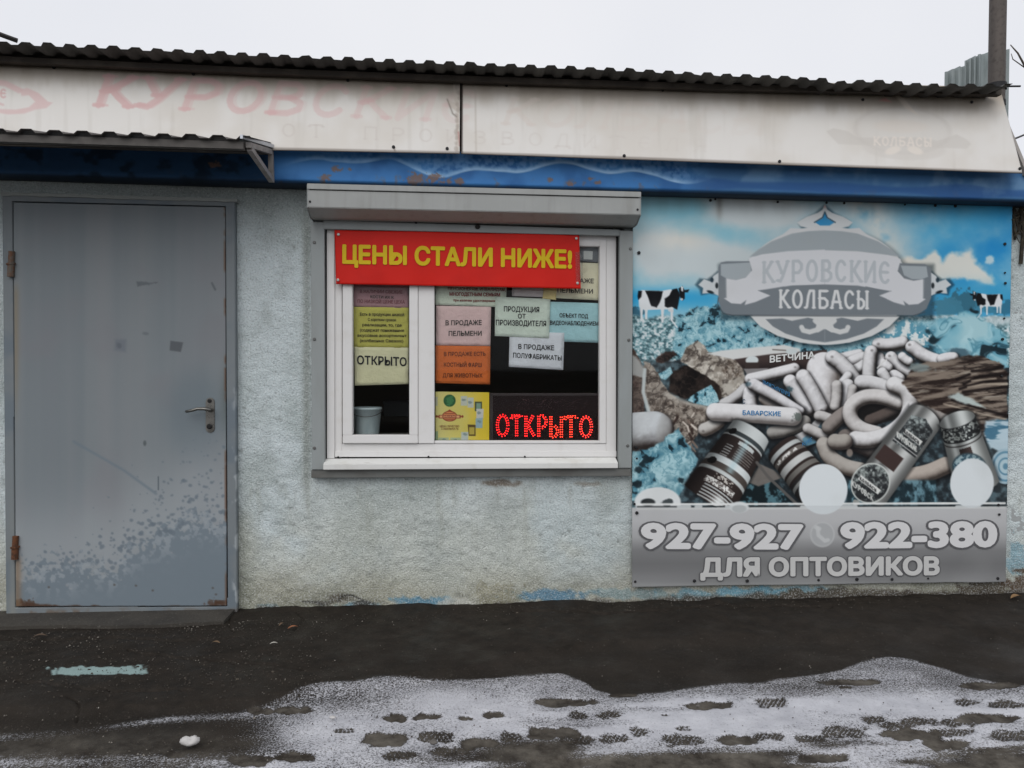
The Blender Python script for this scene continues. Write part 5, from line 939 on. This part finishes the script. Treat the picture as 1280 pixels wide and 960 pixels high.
notice([(637, 414), (705.5, 416), (704, 462.5), (636, 458.5)], (206, 208, 216), .0255, 'lavender white notice about ready meals hanging lowest, slightly askew', [('В ПРОДАЖЕ', (648, 436), (692.5, 437.8), 6, INK, .0), ('ПОЛУФАБРИКАТЫ', (641.5, 446.8), (702, 450.6), 6, INK, .0)])
o = notice([(722, 303), (751, 304), (750.5, 328.5), (722, 326)], (112, 116, 122), .0290, 'dark grey card with a white square beside the end of the banner', [], 'grey_card', cat='card')
b = MB(); b.quadbox([(729.5, 313.5), (741, 314), (740.5, 324.5), (729.5, 324)], .0262, .0268); b.build('white_square', paper_mat((196, 198, 198)), o)
# yellow print with seal and emblem
def certificate():
    cv = Canvas(540, 486, 615, 558, .35, (212, 198, 110)); U, V = cv.U, cv.V
    cv.c = mixc(cv.c, (226, 190, 44), ss(575, 612, U+12*(fbm(U, V, 10, 3, 3)-.5))*.95); cv.c = mixc(cv.c, (206, 198, 140), (1-ss(545, 575, U))*.6)
    cv.ell(562, 500.8, 7.6, 7.6, (36, 88, 52), 0, .5); cv.ell(562, 500.8, 5, 5.6, (84, 150, 96), 0, .6, .8, rough=.6, rs=2); cv.ell(562, 500.8, 6.4, 6.6, (40, 92, 56), 0, .3, .4)
    cv.ell(562, 520.3, 9.5, 6.6, (136, 58, 40), 0, .4); cv.ell(562, 520.3, 8.4, 5.6, (214, 140, 92), 0, .4)
    cv.poly([(548.5, 518.6), (575.5, 518.6), (576.6, 520.6), (575.5, 523), (548.5, 523), (547.4, 520.6)], (136, 58, 40), .4); cv.poly([(549.6, 519.4), (574.4, 519.4), (574.4, 522.2), (549.6, 522.2)], (222, 168, 120), .4)
    letters(cv, 'КОЛБАСЫ', 553, 522, 571, 522, 2.2, .28, (136, 58, 40), .9, gap=.2, serif=False)
    cv.poly([(558, 514.6), (562, 511.8), (566, 514.6)], (150, 64, 42), .4); cv.line([(556, 524.6), (568, 524.6)], .5, (136, 58, 40), .4); cv.line([(556, 516.8), (568, 516.8)], .45, (136, 58, 40), .4)
    for x in (546, 578): cv.ell(x, 520.6, 1.4, 1.6, (136, 58, 40), 0, .4)
    for q, c in (([(576, 495), (584, 495), (584, 507), (576, 507)], (188, 192, 184)), ([(584.5, 497), (592, 497), (592, 509.5), (584.5, 509.5)], (190, 194, 190)), ([(593.5, 502), (602.5, 502), (602.5, 514), (593.5, 514)], (74, 82, 56)), ([(595.5, 504), (601, 504), (601, 514), (595.5, 514)], (128, 158, 140)), ([(595.5, 511), (604.5, 511), (604, 523), (595.5, 523)], (198, 196, 196)), ([(594.5, 523), (603.5, 522), (603, 535), (594.5, 535)], (150, 176, 188)), ([(584.5, 530.5), (594.5, 531), (594.5, 545), (586, 545)], (96, 76, 34)), ([(586.5, 534), (593, 534), (593, 543), (586.5, 543)], (186, 166, 74)), ([(543, 539), (547.5, 539), (547.5, 554), (543, 554)], (136, 156, 124)), ([(548, 547), (561, 547), (561, 554), (548, 554)], (170, 182, 150)), ([(563, 547), (576, 547), (576, 554), (563, 554)], (170, 182, 150)), ([(576.5, 540), (585.5, 540), (585, 554), (576.5, 554)], (186, 192, 188)), ([(543, 496), (547, 496), (547, 507), (543, 507)], (180, 180, 160))): cv.poly(q, c, .35)
    for x, y in ((555, 550), (569, 550), (581, 543), (599, 527), (599, 516), (580, 500), (588, 503)): cv.ell(x, y, 2.4, 1.6, (116, 132, 130), 0, .6, .7, rough=.7, rs=2)
    o = painted('printed_certificate', cv, [(543, 489.5), (611.5, 490.5), (611.5, 554), (543, 553)], pm('printed card', attr=True, rough=.5), 190, 180, None, y=.024, thick=.0008)
    tag(o, 'yellow printed sheet with a green seal beside the red light sign', 'notice', 'paper notices taped inside the window')
    for tx, a, e, m_ in (('ЦЕНА • КАЧЕСТВО', (550, 533.8), (574, 534), INKR), ('СТАБИЛЬНОСТЬ', (551.5, 537.2), (573, 537.2), INKR)): T(tx, a, e, 2.5, m_, o, .0215, .01)
certificate()

# ---- red banner
def banner():
    yb = -.052; dz = lambda u, v: np.stack([0*u, .0022*np.sin(u/23+v/40)+.0016*np.sin(u/9-1)*ss(340, 360, v), 0*u], -1)
    q = np.array([(418, 287.5), (724, 293), (726, 361), (420, 355)], float); s, t = np.meshgrid(np.linspace(0, 1, 120), np.linspace(0, 1, 30)); s = s[..., None]; t = t[..., None]
    UV = (q[0]*(1-s)+q[1]*s)*(1-t)+(q[3]*(1-s)+q[2]*s)*t; U, V = UV[..., 0], UV[..., 1]; X = unp(U, V, yb)+dz(U, V)
    o = raw_mesh('sale_banner', X.reshape(-1, 3), grid_quads(120, 30), None, pm('banner red', (.64, .017, .010), .5, var=dict(scale=7, col=(.54, .014, .009), amt=.5), bump=(9, .12, .006), spec=.18)); md = o.modifiers.new('thickness', 'SOLIDIFY'); md.thickness = .001
    tag(o, 'red vinyl banner with yellow capitals stretched across the window top', 'banner')
    ye = pm('print yellow', (.66, .47, .012), .5, spec=.2)
    T('ЦЕНЫ СТАЛИ НИЖЕ!', (429, 328.5), (714, 334.6), 22, ye, o, yb-.004, .042, dz)
    for u, v in ((422.5, 350), (423, 293), (720.5, 298), (722, 354)):
        b = MB(); b.disc(P(u, v, yb-.003), .0075, .002, 12); b.build('eyelet', pm('eyelet', (.4, .38, .36), .35, .8), o)
    b = MB(); b.quadbox([(719, 315), (728, 315), (729, 352), (720, 352)], yb-.0052, yb-.0048); b.build('clear_tape', glass_mat('clear tape', (.95, .95, .95), .22), o)
banner()

# ---- LED sign
def led():
    y0 = .030
    e = empty('led_sign', tuple(P(682, 552, y0)), 'lit red LED sign spelling ОТКРЫТО at the bottom right of the window', 'sign')
    b = MB(); b.quadbox([(613, 492), (750.5, 492), (750.5, 555), (613, 555)], y0, y0+.04); b.build('case', pm('led case', (.012, .004, .005), .5, bump=(9, .1, .01), spec=.15), e)
    b = MB()
    for q in ([(612.5, 491.5), (751, 491.5), (751, 494.5), (612.5, 494.5)], [(612.5, 494.5), (616, 494.5), (616, 555), (612.5, 555)]): b.quadbox(q, y0-.006, y0)
    b.build('case_rim', pm('rim plastic', (.05, .04, .042), .3), e)
    col = [(1.0, .012, .014), (1.0, .014, .015), (1.0, .016, .016), (1.0, .024, .018), (1.0, .042, .02), (1.0, .045, .02), (1.0, .04, .03)]
    spec = [('О', 620, 636.5, 519, 544.5), ('Т', 639, 652.5, 520, 544.5), ('К', 655.5, 668.5, 520, 545), ('Р', 671.5, 684.5, 520, 545), ('Ы', 687, 703, 521, 546), ('Т', 706, 721.5, 521, 546), ('О', 724, 741, 521, 546)]
    for i, (ch, u0, u1, v0, v1) in enumerate(spec):
        b = MB(); seen = []
        for st in STROKE[ch]:
            pts = np.array([(u0+(u1-u0)*a, v1-(v1-v0)*c) for a, c in st]); seg = np.hypot(*(pts[1:]-pts[:-1]).T); acc = np.concatenate([[0], np.cumsum(seg)])
            for dd in np.arange(0, acc[-1]+.1, 3.05):
                j = min(len(seg)-1, np.searchsorted(acc, dd, 'right')-1); f = (dd-acc[j])/(seg[j]+1e-9); p = pts[j]+(pts[j+1]-pts[j])*f; d = (pts[j+1]-pts[j])/(seg[j]+1e-9)
                for sg in (-1.2, 1.2):
                    x = p+np.array((-d[1], d[0]))*sg
                    if all((x[0]-a)**2+(x[1]-c)**2 > 1.55**2 for a, c in seen): seen.append((x[0], x[1]))
        for x in seen: b.disc(P(*x, y0-.0015), .0031, .003, 8)
        b.build('lit_letter', pm('led %d' % i, (.4, .02, .02), .3, emit=(col[i], 5.0)), e)
    b = MB()
    for i in range(90): b.disc(P(645+rng.uniform(0, 90), 499+rng.uniform(0, 14), y0-.001), .0016, .0015, 6)
    tag(b.build('diode_speckle', pm('unlit diode', (.16, .07, .07), .3), e), kind='stuff')
    # thin plastic film stretched over the lit face
    b = MB(); b.quadbox([(613, 491.2), (750, 491.2), (750, 554.5), (613, 554.5)], y0-.012, y0-.0115); b.build('plastic_film', glass_mat('cling film', (.97, .95, .95), .012), e)
led()

# ---- bucket
def bucket():
    top = P(458.5, 509, .14); bot = P(458.5, 545, .14); zb = ZI+.001; zt = float(top[2]); r1, r0 = .079, .066; cx, cy = float(top[0]), .155
    e = empty('plastic_bucket', (cx, cy, zb), 'white plastic bucket standing behind the narrow left pane', 'bucket')
    b = MB(); n = 32; rings = [(r0*.97, zb), (r0, zb+.004), (r1, zt-.012), (r1+.004, zt-.012), (r1+.004, zt-.004), (r1+.001, zt), (r1-.003, zt), (r1-.004, zt-.02), (r0-.004, zb+.006)]
    for r, z in rings: b.v += [(cx+r*math.cos(2*math.pi*j/n), cy+r*math.sin(2*math.pi*j/n), z) for j in range(n)]
    for i in range(len(rings)-1):
        for j in range(n): b.f.append((i*n+j, i*n+(j+1) % n, (i+1)*n+(j+1) % n, (i+1)*n+j))
    b.f.append(tuple(range(n))); b.f.append(tuple((len(rings)-1)*n+j for j in range(n)))
    b.build('body', pm('bucket plastic', (.62, .72, .76), .4, var=dict(scale=26, col=(.40, .52, .58), lo=.45, hi=.7, amt=.5, stretch=(1, 1, .3)), bump=(30, .3, .004)), e, smooth=True)
    b = MB(); b.tube([(cx+(r1+.007)*math.cos(t), cy+(r1+.007)*math.sin(t), zt-.014-.035*math.sin(t-math.pi) ) for t in np.linspace(math.pi, 2*math.pi, 20)], .0022, 6); b.build('bail', M_bolt, e)
bucket()
# shelf and boxes in the gloom
b = MB(); x0, x1 = P(420, 500, .9)[0], P(760, 500, .9)[0]; zc = P(600, 520, .9)[2]
b.box(x0, x1, .85, 1.25, zc-.04, zc); b.box(x0+.05, x0+.09, .87, 1.2, .03, zc-.041); b.box(x1-.09, x1-.05, .87, 1.2, .03, zc-.041)
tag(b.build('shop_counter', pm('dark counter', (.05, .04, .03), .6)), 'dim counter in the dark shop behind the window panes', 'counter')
b = MB(); xx = P(492, 515, .95)[0]; b.box(xx-.06, xx+.10, .9, 1.1, zc+.001, zc+.08); b.box(xx-.065, xx+.105, .895, 1.105, zc+.08, zc+.095)
tag(b.build('cash_box', pm('cash box', (.09, .10, .11), .5)), 'grey box on the counter behind the narrow left pane', 'box')

# ================================================================== AROUND THE KIOSK
# doorstep
b = MB(); n = 24; us = np.linspace(-60, 291, n)
tp = [G(u, 771.5-.002*u, .012) for u in us]
zt = .016; pts = [(float(P(-60, 770, -.05)[0]), -.002), (float(P(293, 770, -.05)[0]), -.002)]
x0, x1 = pts[0][0], pts[1][0]; ed = [(x, -.255-.018*math.sin(x*7)-.014*random.random()) for x in np.linspace(x1, x0, 30)]
b.prism([(x0, -.004, zt), (x1, -.004, zt)]+[(x, y, zt) for x, y in ed], (0, 0, -.06))
tag(b.build('doorstep', pm('worn concrete', (.055, .049, .041), .9, bump=[(60, .6, .006), (9, .4, .02)], var=[dict(scale=6, col=(.035, .031, .027), lo=.4, hi=.65, amt=.8), dict(scale=80, col=(.14, .13, .115), lo=.6, hi=.72, amt=.6)])), 'low worn concrete step under the grey metal door', 'doorstep')
# flue pole behind the right end
yp = .55; c0 = P(1246.5, 60, yp); x = float(c0[0])
e = empty('metal_pole', (x, yp, -.03), 'tall dark metal pole rising behind the right end of the roof', 'pole')
MP = pm('pole steel', (.085, .075, .068), .65, .2, bump=(30, .2, .003), var=[dict(scale=5, col=(.15, .125, .11), lo=.45, hi=.7, amt=.7, stretch=(1, 1, .2)), dict(scale=40, col=(.05, .04, .036), lo=.5, hi=.7, amt=.6)])
b = MB(); b.tube([(x, yp, z) for z in np.linspace(-.03, 6.5, 8)], .0495, 20); b.build('shaft', MP, e, smooth=True)
z1 = float(P(1246, 109, yp)[2]); b = MB(); b.tube([(x, yp, z1-.02), (x, yp, z1+.02)], .058, 20); b.build('clamp', M_screw, e); MB().tube([(x+.05, yp-.02, z1), (x+.14, yp-.03, z1)], .006, 6).build('clamp_bolt', M_screw, e); MB().tube([(x, yp, z1-.12), (x, yp, z1-.09)], .054, 20).build('band', M_screw, e)
# grey corrugated sheets standing behind the kiosk
e = empty('sheet_metal_fence', tuple(P(1210, 480, 3.1)*np.array((1, 1, 0))+np.array((0, 0, -.03))), 'stepped grey corrugated sheets rising behind the roof beside the pole', 'fence')
M_zn = pm('galvanised sheet', (.27, .31, .31), .55, .3, var=[dict(scale=14, col=(.20, .23, .23), lo=.45, hi=.65, amt=.7, stretch=(1, 1, .3)), dict(scale=3, col=(.34, .37, .37), amt=.5)])
for (u0, u1, v0, v1, yy) in ((1181, 1207, 90, 82, 3.10), (1206, 1224, 76, 69, 3.14), (1222.5, 1262, 68, 61, 3.18)):
    A, B = P(u0, v0, yy), P(u1, v1, yy); b = MB(); m = 13; xs = np.linspace(A[0], B[0], m)
    prof = [(xx, yy+(.030 if (i//2) % 2 else 0), A[2]+(B[2]-A[2])*min(1, i/(m-1)*1.25)) for i, xx in enumerate(xs)]
    for i in range(m-1):
        (xa, ya, za), (xb, yb_, zb_) = prof[i], prof[i+1]; b.prism([(xa, ya, -.03), (xb, yb_, -.03), (xb, yb_, zb_), (xa, ya, za)], (0, .003, 0))
    b.build('sheet', M_zn, e)
# bare tree to the right
def tree():
    y = 5.0; tip = np.array(P(1263, 56, y)); mid = np.array(P(1284, 88, y)); base = np.array((mid[0]+1.5, y+.4, -.03))
    e = empty('bare_tree', tuple(base), 'bare leafless tree whose twig tip shows right of the pole', 'tree'); MB_ = pm('bark', (.09, .075, .06), .9, bump=(30, .5, .01))
    b = MB(); top = base+(-.1, .1, 5.2); b.tube([base, base+(.05, .02, 1.6), base+(-.04, 0, 3.2), top], .14, 12, r1=.05); b.build('trunk', MB_, e, smooth=True)
    b = MB()
    def limb(p, d, L, r, dep):
        pts = [p]; q = np.array(p, float); dd = np.array(d, float)
        for i in range(4): dd = dd+np.array([random.uniform(-.12, .12) for _ in range(3)]); dd /= np.linalg.norm(dd); q = q+dd*L/4; pts.append(q.copy())
        b.tube(pts, r, 6, r1=r*.45)
        if dep:
            for k in range(3): limb(pts[2+k % 3], dd+np.array([random.uniform(-.7, .7), random.uniform(-.7, .7), random.uniform(-.1, .7)]), L*.62, r*.5, dep-1)
    for k in range(7):
        a = random.uniform(-1.1, 1.1); limb(base+(-.05, .05, 2.6+.38*k), (abs(math.cos(a))*.9, math.sin(a)*.8, .7), 1.2, .035, 2)
    b.tube([base+(-.02, .02, 3.1), mid+(.7, .2, -.45), mid+(.25, .05, -.14), mid, tip+(.10, 0, -.10), tip], .03, 6, r1=.006); b.tube([mid+(.02, 0, .0), np.array(P(1266, 74, y)), np.array(P(1264, 67, y))], .008, 5, r1=.004); b.tube([mid+(.3, .1, -.2), np.array(P(1300, 60, y)), np.array(P(1290, 20, y))], .015, 5, r1=.004)
    b.build('branches', MB_, e, smooth=True)
tree()
def cable(pts, r, label):
    b = MB(); A = [np.array(p) for p in pts]; q = []
    for i in range(len(A)-1):
        for t in np.linspace(0, 1, 10)[(1 if i else 0):]: q.append(A[i]*(1-t)+A[i+1]*t-np.array((0, 0, .25*t*(1-t)*np.linalg.norm(A[i+1]-A[i])*.06)))
    b.tube(q, r, 6); tag(b.build('overhead_cable', pm('cable black', (.03, .028, .027), .7)), label, 'cable')
cable([P(1240, 184, .8), P(1300, 160, 1.5), P(1700, 60, 6)], .007, 'thin cable running off to the right of the pole')
cable([P(22, 51, .35), P(0, 43, .3), P(-300, -60, .2)], .013, 'dark cable rising from the roof edge at far left')
# ragged dry vine and cable remains at the right end of the wall
b = MB()
for i in range(26):
    u, v = rng.uniform(1264, 1284), rng.uniform(256, 292); p = np.array(P(u, v, -.02)); q = [p]
    for k in range(4): p = p+np.array((rng.uniform(-.025, .025), rng.uniform(-.012, .008), rng.uniform(-.045, .02))); q.append(p)
    b.tube(q, rng.uniform(.003, .009), 5, r1=.002)
b.tube([P(1268, 254, -.02), P(1267, 275, -.025), P(1269, 300, -.012)], .007, 6); b.tube([P(1276, 254, -.02), P(1279, 290, -.02), P(1276, 330, -.01)], .010, 6)
tag(b.build('dry_vine', pm('dry vine', (.035, .03, .022), .9, var=dict(scale=30, col=(.09, .075, .05), amt=.6))), 'tangle of dry dark vine on the wall right of the poster', 'vine')

# ---- litter on the ground
def chunk(name, u, v, r, squash, mat, label, cat, group=None, seed=0):
    c = G(u, v, -.02); rs = np.random.default_rng(seed); b = MB(); n, m = 14, 8
    ph = rs.uniform(0, 6, 6)
    for i in range(1, m):
        th = math.pi*i/m
        for j in range(n):
            f = 2*math.pi*j/n; k = r*(1+.16*math.sin(2*f+ph[0])+.12*math.sin(3*f+ph[1]+th*2)+.10*math.sin(5*f+ph[2]*th))
            b.v.append((c[0]+k*math.sin(th)*math.cos(f), c[1]+k*.7*math.sin(th)*math.sin(f), c[2]+.006+squash*k*(1+math.cos(th))*.9))
    b.v += [(c[0], c[1], c[2]+.006+squash*r*1.8), (c[0], c[1], c[2])]
    for i in range(m-2):
        for j in range(n): b.f.append((i*n+j, i*n+(j+1) % n, (i+1)*n+(j+1) % n, (i+1)*n+j))
    t = (m-1)*n
    for j in range(n): b.f.append((t, j, (j+1) % n)); b.f.append((t+1, (m-2)*n+(j+1) % n, (m-2)*n+j))
    o = b.build(name, mat, None, smooth=True); tag(o, label, cat, group); return o
M_ice = pm('dirty ice', (.50, .485, .47), .6, bump=(60, .4, .004)); M_st = pm('pale stone', (.34, .32, .29), .85, bump=(90, .4, .003)); M_sd = pm('grey stone', (.12, .11, .10), .9, bump=(90, .4, .003))
chunk('ice_chunk', 238, 934, .030, .55, M_ice, 'large white lump of ice lying on the asphalt at lower left', 'ice', seed=3)
for i, (u, v, r, m, l) in enumerate([(315, 870, .009, M_st, 'small pale stone at the end of the snow edge below the door'), (186, 880, .014, M_st, 'brownish flat stone in front of the turquoise smear'), (122, 888, .008, M_st, 'small pale stone lower left of the door'), (235, 820, .008, M_st, 'grey pebble right of the turquoise smear'), (1035, 766, .016, M_sd, 'dark stone on the asphalt below the poster'), (872, 885, .008, M_sd, 'dark pebble on the snow below the poster'), (416, 900, .012, M_ice, 'small white crumb of ice on the snow edge'), (542, 932, .018, M_sd, 'curled dark scrap on the snow below the window')]):
    chunk('stone' if m is not M_ice else 'ice_crumb', u, v, r, .4, m, l, 'stone' if m is not M_ice else 'ice', seed=20+i)
def leaf(u, v, s, ang, col, label):
    c = G(u, v, .004); b = MB(); ca, sa = math.cos(ang), math.sin(ang); top = []
    for t in np.linspace(0, 1, 7):
        wd = .32*math.sin(math.pi*t)**.8+.01
        for k in (-1, 0, 1):
            x, y_ = (t-.5)*s*2, k*wd*s; top.append((c[0]+x*ca-y_*sa, c[1]+x*sa+y_*ca, c[2]+.010+(.35 if k else 0)*s*wd+.25*s*math.sin(3*t)))
    b.v = top
    for i in range(6):
        for k in range(2): b.f.append((i*3+k, i*3+k+1, i*3+k+4, i*3+k+3))
    o = b.build('fallen_leaf', pm('leaf %.2f' % col[0], col, .8), None); md = o.modifiers.new('thickness', 'SOLIDIFY'); md.thickness = .0008; tag(o, label, 'leaf')
leaf(366, 787, .026, .5, (.26, .10, .045), 'rust red leaf on the asphalt beneath the pale wall'); leaf(352, 783, .022, 1.1, (.12, .08, .05), 'brown crumpled leaf beside the rust red one'); leaf(1270, 749, .045, .3, (.22, .13, .06), 'big curled tan leaf at the wall foot right of the poster'); leaf(270, 806, .022, -.3, (.14, .09, .05), 'brown leaf on the asphalt in front of the doorstep'); leaf(342, 807, .018, .2, (.40, .38, .34), 'pale scrap on the asphalt right of the doorstep'); leaf(50, 798, .03, .2, (.09, .06, .04), 'dark brown leaf at far left just below the doorstep')
# broken bits of asphalt and soil along the doorstep and the wall foot
b = MB(); rs_ = np.random.default_rng(8)
for i in range(150):
    if i < 80: u, v = rs_.uniform(-20, 420), rs_.uniform(798, 880)
    else: u = rs_.uniform(296, 1290); v = np.interp(u, [0, 300, 640, 1280], [796, 778, 759, 744])+abs(rs_.normal(0, 6))
    c = G(u, v, -.002); r = rs_.uniform(.004, .011)*(1 if i < 80 else .9); n = 6; k = len(b.v); a0 = rs_.uniform(0, 6)
    rr = [r*rs_.uniform(.6, 1.2) for _ in range(n)]
    b.v += [(c[0]+rr[j]*math.cos(a0+j*math.pi/3), c[1]+rr[j]*.8*math.sin(a0+j*math.pi/3), c[2]) for j in range(n)]+[(c[0]+.6*rr[j]*math.cos(a0+j*math.pi/3+.2), c[1]+.5*rr[j]*math.sin(a0+j*math.pi/3+.2), c[2]+r*rs_.uniform(.4, .8)) for j in range(n)]
    b.f += [(k+j, k+(j+1) % n, k+n+(j+1) % n, k+n+j) for j in range(n)]+[tuple(k+n+j for j in range(n))]
tag(b.build('rubble', pm('asphalt crumbs', (.030, .025, .020), .9, bump=(90, .4, .003), var=dict(scale=11, col=(.15, .125, .095), lo=.54, hi=.64, amt=.8))), 'loose crumbs of asphalt and soil along the foot of the kiosk', 'rubble', kind='stuff')
# fine grit
b = MB()
for i in range(2600):
    k = rng.random(); u = rng.uniform(-30, 1310) if k > .45 else rng.uniform(-20, 420); v = rng.uniform(772, 955) if k > .3 else rng.uniform(776, 860)
    if k > .72: v = np.interp(u, [0, 300, 640, 1280], [796, 776, 757, 742])+abs(rng.normal(0, 7))
    c = G(u, v, -.018 if v > np.interp(u, [0, 320, 640, 1280], [884, 872, 820, 786]) else .004); r = rng.uniform(.0014, .0042)*(1.5 if rng.random() > .93 else 1)
    kk = len(b.v); b.v += [(c[0]+r, c[1], c[2]), (c[0]-r*.5, c[1]+r*.9, c[2]), (c[0]-r*.6, c[1]-r*.8, c[2]), (c[0], c[1], c[2]+r*1.2)]; b.f += [(kk, kk+1, kk+3), (kk+1, kk+2, kk+3), (kk+2, kk, kk+3), (kk, kk+2, kk+1)]
tag(b.build('grit', pm('grit', (.055, .047, .038), .9, var=dict(scale=9, col=(.24, .22, .19), lo=.56, hi=.64, amt=.9))), 'fine grit and crumbs scattered over the dark asphalt', 'grit', kind='stuff')
